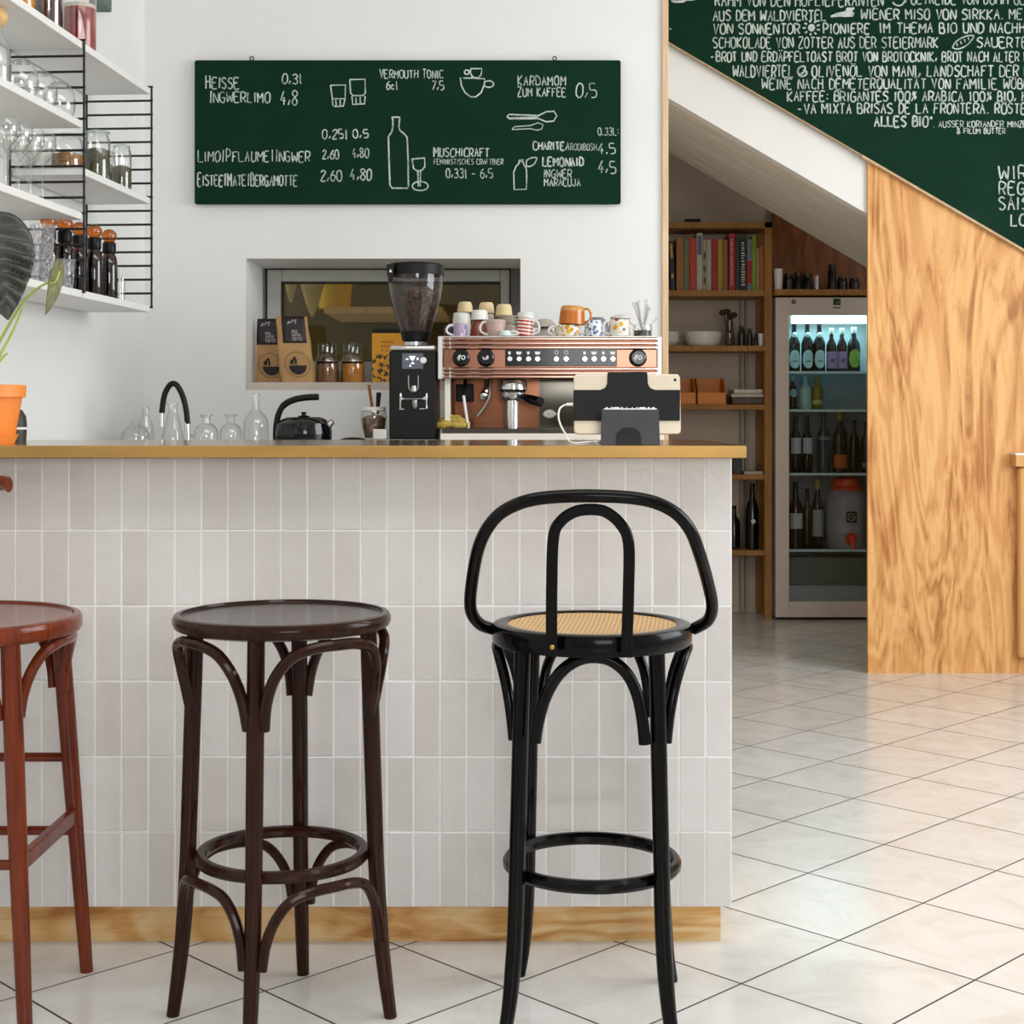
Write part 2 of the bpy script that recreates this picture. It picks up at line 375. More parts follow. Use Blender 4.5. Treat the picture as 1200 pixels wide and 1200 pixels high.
# ---- plywood under the stair
M_ply = plywood('plywood sheet', (229, 179, 116), (216, 158, 96), (172, 110, 56), k=24)
xl = ax(1017, YS)
top0 = az(190, YS); xr = 3.9
def zslope(x, y780, Y): return az(y780+.583*(x*F/Y+HX-780), Y)
mb = MB().prism([(xl, .0), (xr, .0), (xr, zslope(xr, 48, YS)), (xl, zslope(xl, 48, YS))], YS, YS+.019)
pw = mb.build('stair_cladding', M_ply, loc=(xl, YS, 0), world=True, smooth=False); tag(pw, 'tall plywood panel with swirling grain closing the space under the stairs', 'panel')
# ---------------------------------------------------------------- the tiled bar
YT, YWK, ZW = 3.34, 3.262, 1.100              # tile face, worktop front, worktop height
TW, THT = .05803, .16476
xr_ = ax(858, YT)
bar = thing('bar_counter', 'long bar counter faced with upright pale glazed tiles above a plywood plinth', 'bar counter', (-.4, 3.7, 0))
t = NT('pale glazed tiles'); ge = t.n('NewGeometry').outputs['Random Per Island']
nz = t.noise(t.obj(), 14, 4, .6, .6); n2 = t.noise(t.obj(), 60, 2)
c = t.ramp(t.math('ADD', t.math('MULTIPLY', ge, .55), t.math('MULTIPLY', nz, .45)), [(.2, L((213, 205, 201))), (.5, L((220, 214, 210))), (.8, L((228, 223, 220)))])
t.pr(col=c, rough=t.math('MULTIPLY_ADD', n2, .12, .10), spec=.55, normal=t.bump(t.math('ADD', nz, t.math('MULTIPLY', n2, .2)), .22, .006)); M_tile = t.m
mb = MB(); z_top = az(536.7, YWK)-.0006
rows = [az(1063, YT)+k*THT for k in range(7)]
ncol = 0; x = xr_
while x > -1.45:
    for k in range(7):
        z0 = rows[k]; z1 = min(rows[k]+THT, z_top) if k < 6 else z_top
        if k == 6 and z_top-rows[6] < .02: continue
        z1 = min(z1, z_top); g = .0016
        a, b = random.uniform(-.0004, .0004), random.uniform(-.0004, .0004); d = random.uniform(0, .0006)
        x0, x1 = x-TW+g+random.uniform(-.0003, .0006), x-g+random.uniform(-.0006, .0003)
        zz0, zz1 = z0+g, z1-g; e = .0013
        def yy(u, v): return YT-d+a*u+b*v
        o = [(x0, YT+.008, zz0), (x1, YT+.008, zz0), (x1, YT+.008, zz1), (x0, YT+.008, zz1)]
        m1 = [(x0, yy(-1, -1)+e, zz0), (x1, yy(1, -1)+e, zz0), (x1, yy(1, 1)+e, zz1), (x0, yy(-1, 1)+e, zz1)]
        m2 = [(x0+e, yy(-1, -1), zz0+e), (x1-e, yy(1, -1), zz0+e), (x1-e, yy(1, 1), zz1-e), (x0+e, yy(-1, 1), zz1-e)]
        vs = o+m1+m2; fs = [(0, 3, 2, 1), (8, 9, 10, 11)]
        for q in (0, 4): fs += [(q+i, q+(i+1) % 4, q+4+(i+1) % 4, q+4+i) for i in range(4)]
        mb.add(vs, fs)
    x -= TW; ncol += 1
mb.build('tile_facing', M_tile, bar, world=True, smooth=False, label='upright pale grey glazed tiles')
zb = az(1063, YT)
zt0 = az(536.7, YWK)
MB().box((-1.5, YT+.0010, zb+.0008), (xr_-.0008, 3.95, zt0-.0005)).build('carcass', pm('tile grout', (246, 245, 242), .85, var=.03), bar, world=True, smooth=False)
YP = 3.384
M_plp = plywood('pine plywood plinth', (236, 203, 152), (222, 172, 108), (178, 118, 60), sx=(.22, 1, 1), k=26, seed=3.0)
MB().box((-1.5, YP, 0), (ax(844.5, YP), 3.9, zb)).build('plinth', M_plp, bar, world=True, smooth=False, label='pine plywood plinth board')
# worktop
wt = thing('worktop', 'brass edged worktop lying along the whole tiled bar', 'worktop', (-.4, 3.65, 1.074))
M_wtop = pm('polished brass top', (196, 170, 118), .14, 1, var=.06, scale=8)
zt0 = az(536.7, YWK)
MB().box((-1.53, YWK+.004, zt0+.002), (ax(875, YWK)-.003, 4.0, ZW)).build('top_sheet', M_wtop, wt, world=True, smooth=False, bevel=.001)
mb = MB(); mb.box((-1.53, YWK, zt0), (ax(875, YWK), YWK+.004, ZW-.0005)); mb.box((ax(875, YWK)-.003, YWK+.004, zt0), (ax(875, YWK), 4.0, ZW-.0005))
mb.build('edge_strip', M_brass, wt, world=True, smooth=False, bevel=.0012, label='golden brass edge')
# back counter
bc = thing('back_counter', 'low back counter along the wall carrying the coffee machine', 'counter', (-.4, 5.5, 0))
ZB = 1.062
MB().box((-1.38, 5.12, .0), (XE-.02, YB-.002, ZB-.03)).build('cabinet', pm('grey cabinet', (120, 118, 114), .5), bc, world=True, smooth=False)
MB().box((-1.40, 5.06, ZB-.03), (XE-.01, YB-.002, ZB)).build('worktop_slab', M_steel, bc, world=True, smooth=False, bevel=.002)
# ---------------------------------------------------------------- stools
def pw_(f, z0, r0):                           # helper: piecewise-linear lookup
    for (a, b), (c, d) in zip(f, f[1:]):
        if a <= z0 <= c or a >= z0 >= c: return b+(d-b)*(z0-a)/(c-a)
    return f[-1][1]
M_dwood = wood('dark walnut bentwood', (30, 12, 6), (56, 27, 16), .25, coat=.22)
M_dseat = wood('dark veneer seat', (26, 15, 11), (46, 28, 22), .2, grain=(.1, 1, 1), scale=40, spec=.3)
M_red = wood('red brown bentwood', (78, 27, 11), (130, 55, 25), .25, spec=.1, coat=.35)
M_redseat = wood('red brown seat veneer', (84, 34, 20), (118, 56, 34), .18, grain=(.1, 1, 1), scale=40, spec=.35)
M_bwood = wood('worn black lacquered bentwood', (3, 3, 3), (10, 8, 8), .25, spec=.07, coat=.18)
M_worn = pm('rubbed wood', (120, 96, 70), .6)
M_screw = pm('brass screw', (190, 150, 70), .3, 1)
def arch(angA, angB, zend, ztop, rend, rmid, sp=.13, rt=.0105, k=5, sq=.62):
    """bent rod between two legs, bowed out in plan"""
    P = []
    for u, v in ((sp, 0), (sp+.022, .33), (sp+.075, .64), (sp+.17, .89), (.36, .985), (.5, 1), (.64, .985), (1-sp-.17, .89), (1-sp-.075, .64), (1-sp-.022, .33), (1-sp, 0)):
        a = angA+(angB-angA)*u; r = rend+(rmid-rend)*min(1, v*1.1)
        P.append((r*math.cos(a), r*math.sin(a), zend+(ztop-zend)*v))
    return cr(P, k)
# --- dark brown backless stool in the middle
st = thing('bar_stool', 'dark brown backless bentwood stool with round wooden seat and ring footrest', 'bar stool', (-.4465, 2.972, 0), 0, 'stools at the bar')
R = .2105; zs = .7835
mb = MB(); mb.lathe([(0, zs-.012), (.12, zs-.0105), (R-.018, zs-.006), (R-.0165, zs-.0045)], n=64); mb.build('seat', M_dseat, st)
mb = MB(); mb.lathe([(R-.0165, zs-.008), (R-.0155, zs-.001), (R-.012, zs), (R-.004, zs-.002), (R, zs-.009), (R, zs-.018), (R-.004, zs-.0265), (R-.012, zs-.030), (R-.04, zs-.030), (R-.04, zs-.022), (0, zs-.022)], n=64)
mb.build('seat_rim', M_dwood, st)
angs = [math.radians(a) for a in (-98, -4, 87, 182)]
def leg_line(a, top, prof, z0): return [(pw_(prof, z, 0)*math.cos(a), pw_(prof, z, 0)*math.sin(a), z) for z in z0]
prof = [(0, .212), (.05, .205), (.12, .196), (.2, .189), (.31, .183), (.76, .168)]
for a in angs:
    zz = [.0, .03, .08, .14, .2, .31, .45, .6, .762]
    rr = [.0125, .0132, .0142, .015, .0155, .016, .0165, .0168, .0165]
    MB().tube(leg_line(a, 0, prof, zz), rr, 14).build('leg', M_dwood, st)
for i in range(4):
    a, b = angs[i], angs[(i+1) % 4]; b = b if b > a else b+2*PI
    MB().tube(arch(a, b, .588, .742, .174, .202, .058), .0108, 10).build('brace', M_dwood, st)
    MB().tube(arch(a, b, .155, .292, .196, .186, .058), .0102, 10).build('brace', M_dwood, st)
mb = MB(); zc = .313; r = .157
mb.tube(circ((0, 0), r, 48, zc), .013, 10, closed=True, ref=(0, 0, 1), ry=.0125); mb.build('foot_ring', M_dwood, st)
# --- red brown stool on the left, cut by the frame
st = thing('bar_stool', 'reddish brown bentwood stool with flat side rungs, cut by the left edge', 'bar stool', (-1.105, 3.0, 0), 0, 'stools at the bar')
R = .252; zs = .773
mb = MB(); mb.lathe([(0, zs-.010), (.14, zs-.009), (R-.02, zs-.005), (R-.0185, zs-.0035)], n=64); mb.build('seat', M_redseat, st)
mb = MB(); mb.lathe([(R-.0185, zs-.008), (R-.016, zs-.001), (R-.012, zs), (R-.003, zs-.003), (R, zs-.010), (R, zs-.026), (R-.004, zs-.034), (R-.012, zs-.037), (R-.05, zs-.037), (R-.05, zs-.022), (0, zs-.022)], n=64); mb.build('seat_rim', M_red, st)
def rleg(sx, sy):
    top = Vector((sx*.17, sy*.155, .745)); bot = Vector((sx*.214, sy*.2, 0))
    return [bot.lerp(top, k/8) for k in range(9)]
for sx in (-1, 1):
    for sy in (-1, 1):
        MB().tube(rleg(sx, sy), [.0135, .0145, .0155, .0165, .0175, .018, .0185, .0185, .018], 14).build('leg', M_red, st)
def pat(sx, sy, z): P = rleg(sx, sy); return P[0].lerp(P[-1], z/.745)
for sx in (-1, 1):                            # flat side rungs and thin ones
    mb = MB(); mb.tube([pat(sx, -1, .335), pat(sx, 1, .335)], .012, 4, ref=(0, 0, 1), ry=.022); mb.build('side_rung', M_red, st, bevel=.003, label='flat side rung with a worn top')
for sy, zz in ((1, (.455, .30)), (-1, (.335,))):
    for z in zz: MB().tube([pat(-1, sy, z), pat(1, sy, z)], .0098, 10).build('rung', M_red, st)
# bent braces under the seat
an = [math.atan2(-.155, .17), math.atan2(.155, .17), math.atan2(.155, -.17), math.atan2(-.155, -.17)+2*PI]
for i in range(4):
    a = an[i]; b = an[(i+1) % 4]; b = b if b > a else b+2*PI
    MB().tube(arch(a, b, .60, .728, .229, .232, .06), .011, 10).build('brace', M_red, st)
# back: two uprights and a curved top rail, only the rail's end in view
P = [(-.195, -.16, .74), (-.20, -.17, .95), (-.205, -.185, 1.055)]
for s_ in (-1, 1):
    MB().tube(cr([( -.24, s_*.13, .735), (-.262, s_*.135, .9), (-.28, s_*.14, 1.055)], 4), .012, 10).build('back_post', M_red, st)
E_ = at(5, 568, 3.12)-Vector((-1.105, 3.0, 0))
rail = cr([(-.27, -.2, 1.07), (-.295, 0, 1.07), (-.25, .19, 1.07), (-.12, .235, E_.z), (E_.x-.02, .17, E_.z), (E_.x+.012, .14, E_.z)], 6)
rail = cr([(-.25, -.2, E_.z), (-.292, -.1, E_.z), (-.298, .03, E_.z), (-.27, .16, E_.z), (-.16, .235, E_.z), (-.06, .24, E_.z), (E_.x-.03, .2, E_.z), (E_.x+.009, .12, E_.z)], 6)
MB().tube(rail, .0085, 8, ref=(0, 0, 1), ry=.0165).build('back_rail', M_red, st)
# --- black stool with cane seat and hoop back
C0 = Vector((.1575, 3.01, 0))
st = thing('bar_stool', 'black bentwood stool with woven cane seat and hoop backrest', 'bar stool', C0, 0, 'stools at the bar')
R = .1965; zs = .758
t = NT('woven cane'); v = t.obj((1, 1, 1))
def wv(ang, sc__, ):
    m = t.n('Mapping', {0: t.n('TexCoord').outputs['Object'], 2: (0, 0, ang)}).outputs[0]
    return t.n('TexWave', {'Vector': m, 'Scale': sc__, 'Distortion': .15, 'Detail': 1}, wave_type='BANDS').outputs[1]
w1, w2, w3 = wv(.12, 36), wv(.12+PI/2, 36), wv(.12+PI/4, 26)
mm = t.math('ADD', t.math('MULTIPLY', w1, w2), t.math('MULTIPLY', w3, .45))
t.pr(col=t.ramp(mm, [(.04, L((112, 76, 40))), (.25, L((192, 150, 96))), (.8, L((218, 182, 128)))]), rough=.5, normal=t.bump(mm, .6, .003)); M_cane = t.m
MB().lathe([(0, zs-.008), (.1, zs-.007), (R-.030, zs-.0035), (R-.028, zs-.0055)], n=64).build('seat', M_cane, st, label='woven cane seat')
mb = MB(); mb.lathe([(R-.031, zs-.012), (R-.030, zs-.002), (R-.027, zs), (R-.010, zs), (R-.003, zs-.002), (R, zs-.008), (R, zs-.034), (R-.004, zs-.0405), (R-.012, zs-.042), (R-.035, zs-.042), (R-.035, zs-.015), (0, zs-.0155)], n=72); mb.build('seat_ring', M_bwood, st)
def bleg(sx, sy):
    tx, ty = .127, .118
    pr_ = [(0, .158, .152), (.05, .150, .145), (.12, .1435, .137), (.2, .139, .132), (.3, .1365, .129), (.722, tx, ty)]
    c_, s_ = math.cos(-.095), math.sin(-.095)
    return [(sx*a*c_-sy*b*s_, sx*a*s_+sy*b*c_, z) for z, a, b in pr_]
for sx in (-1, 1):
    for sy in (-1, 1):
        MB().tube(cr(bleg(sx, sy), 4), [.0125+.0032*min(1, k/8) for k in range(21)], 14).build('leg', M_bwood, st)
an = [math.radians(a-5.4) for a in (-137, -43, 43, 137, 223)]
for i, (a, b) in enumerate(zip(an, an[1:])):
    if i == 0:
        pts = [at(x, y, 2.862)-C0 for x, y in ((627, 870), (631, 845), (640, 815), (655, 790), (674, 775), (694, 770), (716, 774), (735, 790), (747, 815), (753, 845), (755.5, 872))]
        P = cr(pts, 4)
    else: P = arch(a, b, .545, .712, .178, .188, .09)
    MB().tube(P, .0118 if i == 0 else .0105, 12, ref=None).build('brace', M_bwood, st)
mb = MB(); mb.tube(circ((0, 0), .165, 56, .2865), .0115, 8, closed=True, ref=(0, 0, 1), ry=.0135); mb.build('foot_ring', M_bwood, st, bevel=0)
mb = MB()
bk = [(577, 737, 3.015), (562, 731, 2.985), (551.8, 715, 2.955), (552.5, 686, 2.915), (561, 641, 2.86), (577, 611, 2.825), (599, 594, 2.80), (633, 584, 2.785), (691, 581, 2.778), (752, 585, 2.785), (787, 598, 2.80), (808, 620, 2.825), (820, 650, 2.86), (830, 685, 2.915), (834.5, 710, 2.955), (829.5, 727, 2.985), (813, 737, 3.015)]
P = cr([at(*b)-C0 for b in bk], 5)
mb.tube(P, .0122, 12); mb.build('back_hoop', M_bwood, st)
hp = [(645.5, 769, 2.803), (646.3, 740, 2.803), (646.5, 690, 2.80), (648.5, 630, 2.793), (657, 611, 2.79), (673, 600, 2.79), (692, 597, 2.79), (710, 600, 2.79), (727, 614, 2.79), (736.5, 636, 2.793), (736.5, 690, 2.80), (735, 740, 2.803), (734.3, 770, 2.803)]
hp = [at(*b)-C0 for b in hp]
P = [hp[0], hp[1]]+cr(hp[1:12], 5)[1:]+[hp[12]]
n_ = len(P)
mb = MB(); vs = []
mb.tube(P, .0063, 8, ref=(0, -1, 0), ry=.0063)
mb = MB()
# flat bent strip: wide across the view, thin front to back
for_pts = P
rings_ = []
for i, p in enumerate(P):
    tt = (P[min(i+1, n_-1)]-P[max(i-1, 0)]).normalized(); sd = tt.cross(Vector((0, -1, 0))).normalized(); fr = Vector((0, -1, 0))
    hw = .0105; hd = .0062
    rings_.append([p+sd*a*hw+fr*b*hd for a, b in ((-1, -.6), (-.75, -1), (.75, -1), (1, -.6), (1, .6), (.75, 1), (-.75, 1), (-1, .6))])
mb.rings(rings_); ho = mb.build('inner_hoop', M_bwood, st, smooth=True)
for x, y, mt in ((647, 758.5, M_screw), (733.5, 759.5, M_bwood)):
    MB().lathe([(0, .0012), (.0022, .0015), (.0042, .001), (.0046, 0)], at(x, y, 2.7965)-C0, 14, FWD).build('screw', mt, st)
# ---------------------------------------------------------------- string shelf on the left wall
YF = 5.24
sh = thing('wall_shelf', 'white wall shelf system on black wire ladders above the bar', 'shelf', (wallx(YF), YF, 0), -TH)
SD = .235
def shpos(x, y, z):                          # shelf-local -> world
    c, s_ = math.cos(-TH), math.sin(-TH); return Vector((wallx(YF)+x*c-y*s_, YF+x*s_+y*c, z))
def shfind(px, xl):                          # y along the shelf at which a point xl off the wall shows at column px
    lo, hi = -2.2, .6
    for _ in range(50):
        m = (lo+hi)/2; p = shpos(xl, m, 0); q = HX+p.x*F/p.y
        if q < px: lo = m
        else: hi = m
    return (lo+hi)/2
YN = shfind(98.5, SD); YT2 = 2*YN
M_wire = pm('black lacquered wire', (14, 13, 13), .4)
def ladder(y, z0, z1, n):
    mb = MB()
    for x in (.008, SD): mb.tube([(x, y, z0), (x, y, z1)], .0039, 6)
    for i in range(n):
        z = z1-(z1-z0)*i/(n-1); mb.tube([(.008, y, z), (SD+(.004), y, z)], .0039, 6)
    mb.build('ladder', M_wire, sh)
zt, zl = 2.286, 1.533
ladder(0, zl, zt, 17); ladder(YN, zl, zt, 17); ladder(YT2, zl, zt, 17)
M_shw = pm('white shelf board', (232, 231, 228), .45, var=.015)
def board(y0, y1, z): MB().box((.012, y0, z-.022), (SD-.004, y1, z)).build('shelf_board', M_shw, sh, smooth=False, bevel=.002)
def zat(y_img, ylocal): return H-(y_img-HY)*shpos(SD, ylocal, 0).y/F
Z_top = zat(102, -.02); Z_ml = zat(142, YN+.0); Z_ll = zat(249.5, YN); Z_mr = zat(231, -.02); Z_b = zat(358, -.02)
g = .005
board(YT2+g, YN-g, Z_top); board(YN+g, -g, Z_top); board(YT2+g, YN-g, Z_ml); board(YT2+g, YN-g, Z_ll); board(YN+g, -g, Z_mr)
board(YT2+g, YN-g, Z_b); board(YN+g, -g, Z_b)
# ---- jars, glasses and bottles
M_redl = pm('red fruit syrup', (150, 34, 18), .12, var=.35, scale=12, coat=.6)
M_dredl = pm('dark red syrup', (72, 16, 18), .1, var=.3, scale=12, coat=.6)
M_oral = pm('orange syrup', (214, 140, 40), .2, var=.1)
M_foam = pm('pale layer', (206, 196, 176), .7)
M_cork = pm('cork', (214, 176, 122), .8, var=.2, scale=60, bump=.3)
M_bolt = pm('dried herbs', (84, 78, 52), .9, var=.4, scale=50, bump=.5)
M_nuts = pm('brown dried nibs', (152, 104, 50), .8, var=.4, scale=60, bump=.5)
M_lid = glass('greenish glass lid', (.86, .92, .88), .5)
M_amber = glass('amber glass', (.30, .085, .022), .35, refl=1.0)
M_amberk = glass('amber glass stopper', (.78, .40, .12), .3, base=.07)
M_brewd = pm('dark bottle contents', (34, 17, 11), .3, var=.2)
M_metal = pm('wire clip', (150, 150, 150), .3, 1)
def jar_round(rad, h): return [(0, 0), (rad*.9, 0), (rad, .006), (rad, h*.86), (rad*.93, h*.93), (rad*.86, h)]
def place(name, label, cat, px, xl, z, group=None):
    p = shpos(xl, shfind(px, xl), z); return thing(name, label, cat, (p.x, p.y, p.z), 0, group)
def px_r(px_w, px, xl): return px_w/2*shpos(xl, shfind(px, xl), 0).y/F
def syrup_jar(px, wpx, h, fill, m, label):
    r = px_r(wpx, px, SD-.065); j = place('syrup_jar', label, 'jar', px, SD-.065, Z_top+.0005, 'jars on the top shelf')
    MB().lathe(jar_round(r, h), n=32).build('glass_body', M_clear, j)
    MB().lathe([(0, .003), (r*.9, .003), (r*.965, .008), (r*.965, fill), (0, fill)], n=32).build('contents', m, j)
    MB().lathe([(r*.965, fill), (r*.965, fill+.012), (0, fill+.012)], n=32).build('foam', M_foam, j)
    MB().lathe([(0, h), (r*.9, h), (r*.9, h+.02), (0, h+.02)], n=24).build('lid', M_lid, j)
syrup_jar(93.5, 38, .22, .135, M_redl, 'big glass jar of bright red syrup at the right end of the top shelf row')
syrup_jar(57, 33, .22, .19, M_dredl, 'glass jar of very dark red syrup on the top shelf beside the bright red jar')
syrup_jar(26, 30, .22, .16, M_oral, 'glass jar of orange syrup on the top shelf, left of the dark red jar')
pb = shpos(.03, shfind(119, .03), 0); bz = az(11, pb.y)
tag(MB().box((-.03, -.045, 0), (.025, .045, .09)).build('wall_box', pm('grey green plastic', (92, 106, 98), .6), loc=(pb.x, pb.y, bz), bevel=.006), 'small grey green box fixed to the left wall behind the red jar', 'box')
# tumblers upside down on the upper left board
def tumbler(loc, label, r, h, group):
    o = thing('round_tumbler', label, 'glass', loc, 0, group)
    MB().lathe([(r*.78, 0), (r*.95, h*.18), (r, h*.42), (r*.9, h*.72), (r*.62, h*.93), (r*.45, h*.985), (0, h*.985)], n=28).build('bowl', M_clear, o)
    MB().lathe([(0, h*.9), (r*.5, h*.9), (r*.55, h*.93), (r*.5, h*.97), (0, h*.97)], n=24).build('base', M_clear, o, label='thick glass base')
tl = ['front right', 'second in front from the right', 'third in front from the right', 'fourth in front from the right', 'fifth in front from the right']
for i, px in enumerate((70, 48, 25)):
    p = shpos(SD-.05, shfind(px, SD-.05), Z_ml+.0005)
    tumbler(p, 'round clear tumbler upside down on the upper left board, %s' % tl[i], .046, .102, 'round tumblers on the upper left board')
for i, px in enumerate((38, 18)):
    p = shpos(.085, shfind(px, .085), Z_ml+.0005)
    tumbler(p, 'round clear tumbler near the wall on the upper left board, %s of the back pair' % ('right' if i == 0 else 'left'), .043, .098, 'round tumblers on the upper left board')
p = shpos(.165, shfind(-5, .165), Z_ml+.0005)
ck = thing('corked_bottle', 'round glass bottle with a big cork stopper at the left edge of the shelf', 'bottle', p)
MB().lathe([(0, 0), (.035, 0), (.04, .01), (.04, .09), (.03, .125), (.018, .145), (.018, .17)], n=24).build('glass_body', M_clear, ck)
MB().ball((0, 0, .19), .032, 18, (1, 1, .95)).build('cork_stopper', M_cork, ck)
# wine glasses on the middle left board
def wineglass(loc, label, r, h):
    o = thing('wine_glass', label, 'glass', loc, 0, 'stemmed wine glasses on the middle left board')
    b = h*.55
    MB().lathe([(.004, b), (r*.45, b+.012), (r*.86, b+.034), (r, b+.056), (r*.96, b+.078), (r*.8, h)], n=28).build('bowl', M_clear, o)
    MB().lathe([(.0036, b+.002), (.0032, b*.6), (.0034, .012), (.006, .006)], n=10).build('stem', M_clear, o)
    MB().lathe([(.006, .006), (.015, .003), (r*.78, .0015), (r*.8, .0), (0, 0)], n=28).build('foot', M_clear, o)
wl = ['nearest the ladder', 'second from the ladder', 'third from the ladder', 'fourth from the ladder']
for i, px in enumerate((50, 36, 22, 7)):
    p = shpos(SD-.05, shfind(px, SD-.05), Z_ll+.0005)
    wineglass(p, 'clear stemmed wine glass at the front of the middle board, %s' % wl[i], .038, .2)
for i, px in enumerate((33, 19, 5)):
    p = shpos(.1, shfind(px, .1), Z_ll+.0005)
    wineglass(p, 'clear stemmed wine glass in the back row of the middle board, %s' % wl[i], .038, .215)
# storage jars on the right middle board
def storage_jar(px, xl, wpx, h, fill, m, label, lidw=1.0):
    r = px_r(wpx, px, xl); o = place('storage_jar', label, 'jar', px, xl, Z_mr+.0005, 'storage jars on the right board')
    MB().lathe([(0, 0), (r*.95, 0), (r, .006), (r, h*.78), (r*.88, h*.86), (r*.8, h*.9), (r*.8, h*.92)], n=28).build('glass_body', M_clear, o)
    MB().lathe([(0, .003), (r*.93, .003), (r*.95, .008), (r*.95, fill), (r*.5, fill+.008), (0, fill+.004)], n=24).build('contents', m, o)
    MB().lathe([(r*.8*lidw, h*.9), (r*.86*lidw, h*.91), (r*.86*lidw, h*.94), (r*.5, h*.97), (0, h*.985)], n=28).build('lid', M_lid, o)
    MB().tube([(r*1.0, -.003, h*.55), (r*.98, -.012, h*.7), (r*.86, -.014, h*.86)], .002, 6).build('wire_clip', M_metal, o)
storage_jar(79, .12, 37, .135, .065, M_nuts, 'wide clip jar of brown nibs behind the near wire ladder', 1.15)
storage_jar(114, .17, 30, .17, .10, M_bolt, 'tall clip jar of dark herbs just right of the near ladder', 1.15)
storage_jar(126, .095, 20, .16, .10, M_bolt, 'tall clip jar of dark herbs, middle of the three tall jars')
storage_jar(142.5, .165, 23, .17, .085, M_bolt, 'tall clip jar of green leaves nearest the end of the shelf')
# amber bottles with ball stoppers on the lowest board
def amber(px, xl, label, s=1.0):
    o = place('amber_bottle', label, 'bottle', px, xl, Z_b+.0005, 'amber bottles on the lowest board')
    r = .0255*s
    MB().lathe([(0, 0), (r*.92, 0), (r, .006), (r, .115), (r*.86, .138), (r*.62, .15), (r*.6, .168), (r*.7, .172), (r*.7, .178)], n=24).build('glass_body', M_amber, o)
    MB().lathe([(0, .003), (r*.9, .003), (r*.92, .11), (r*.5, .14), (0, .142)], n=20).build('contents', M_brewd, o)
    MB().lathe([(r*.72, .15), (r*.8, .155), (r*.8, .182), (r*.7, .187), (0, .187)], n=20).build('collar', M_blkpl, o)
    MB().ball((0, 0, .207), .0235*s, 18, (1, 1, .92)).build('ball_stopper', M_amberk, o)
for px, xl, d in ((128, SD-.055, 'rightmost of the row'), (110.5, SD-.06, 'second from the right, beside the near ladder'), (93, .15, 'third from the right, behind the near ladder'), (76, .15, 'fourth from the right, behind the tumblers'), (57, .13, 'leftmost of the row, behind the stacked tumblers')):
    amber(px, xl, 'brown apothecary bottle with round amber stopper, '+d, 1.06)
# fluted tumblers, one stacked pair and a single
t = NT('fluted glass'); f = t.n('LayerWeight', {0: .5}).outputs['Facing']
wv_ = t.noise(t.obj((1, 1, .5)), 140, 2, .6)
tr = t.n('BsdfTransparent', {0: t.ramp(wv_, [(.35, (.62, .62, .66)), (.6, (.95, .95, .97))])}).outputs[0]
gl_ = t.n('BsdfGlossy', {0: (1, 1, 1, 1), 1: .08, 'Normal': t.bump(wv_, .8, .01)}).outputs[0]
t.t.links.new(t.n('MixShader', {0: t.math('MULTIPLY_ADD', t.math('POWER', f, 2.5), .5, .14), 1: tr, 2: gl_}).outputs[0], t.out.inputs[0]); M_flute = t.m
def fluted(loc, label):
    n = 40; mb = MB(); r = .036; h = .088; R_ = []
    for z, k in ((0, .78), (.006, .8), (h*.5, .9), (h, 1.0)):
        R_.append([(r*k*(1+.035*math.cos(10*2*PI*i/n))*math.cos(2*PI*i/n), r*k*(1+.035*math.cos(10*2*PI*i/n))*math.sin(2*PI*i/n), z) for i in range(n)])
    vs = [p for q in R_ for p in q]; fs = []
    for i in range(3):
        for k in range(n): fs.append((i*n+k, i*n+(k+1) % n, (i+1)*n+(k+1) % n, (i+1)*n+k))
    fs.append(list(range(n-1, -1, -1))); mb.add(vs, fs)
    return tag(mb.build('fluted_tumbler', M_flute, loc=loc), label, 'glass', 'fluted tumblers on the lowest board')
p = shpos(.17, shfind(50, .17), Z_b+.0005); fluted(p, 'fluted glass tumbler under another one on the lowest board')
fluted(p+Vector((0, 0, .0895)), 'fluted glass tumbler stacked on top of another on the lowest board')
p = shpos(.185, shfind(74, .185), Z_b+.0005); fluted(p, 'single fluted tumbler in front of the amber bottles')
p = shpos(.19, shfind(140.5, .19), Z_b+.0005)
o = thing('straw_glass', 'small glass holding straws at the right end of the lowest board', 'glass', p)
MB().lathe([(0, 0), (.016, 0), (.0175, .06), (.018, .075)], n=20).build('glass_body', M_clear, o)
for i, (a, b) in enumerate(((.012, .004), (-.004, .01), (.014, -.006))):
    MB().tube([(-a*.5, -b*.5, .003), (a*1.3, b*1.3, .112)], .0022, 6).build('straw', M_shw, o)
# ---------------------------------------------------------------- chalk boards
GB = (6, 44, 29); M_bd = mk_board('green chalkboard', (5, 45, 29)); M_ck = mk_chalk('white chalk', L((40, 74, 58)))
YBD = YB-.03
mbd = thing('chalkboard', 'long dark green chalkboard with drinks menu hung on the back wall', 'chalkboard', at(478, 155, YB-.013))
mb = MB(); a = at(228, 70.5, YBD); b = at(727.5, 239, YBD)
def rrect(x0, z0, x1, z1, r, n=4):
    P = []
    for cx, cz, a0 in ((x1-r, z1-r, 0), (x0+r, z1-r, 90), (x0+r, z0+r, 180), (x1-r, z0+r, 270)):
        for k in range(n+1): q = math.radians(a0+90*k/n); P.append((cx+r*math.cos(q), cz+r*math.sin(q)))
    return P
mb.prism(rrect(a.x, b.z, b.x, a.z, .008), YBD, YBD+.018); mb.build('panel', M_bd, mbd, world=True, smooth=False, bevel=.0015)
for x in (295, 650): 
    c = at(x, 68.5, YBD+.010); MB().tube([c+Vector((.007*math.cos(q), 0, .008*math.sin(q))) for q in [2*PI*k/12 for k in range(12)]], .002, 6, closed=True).build('hanger', M_blk, mbd, world=True)
YC = YBD-.0004
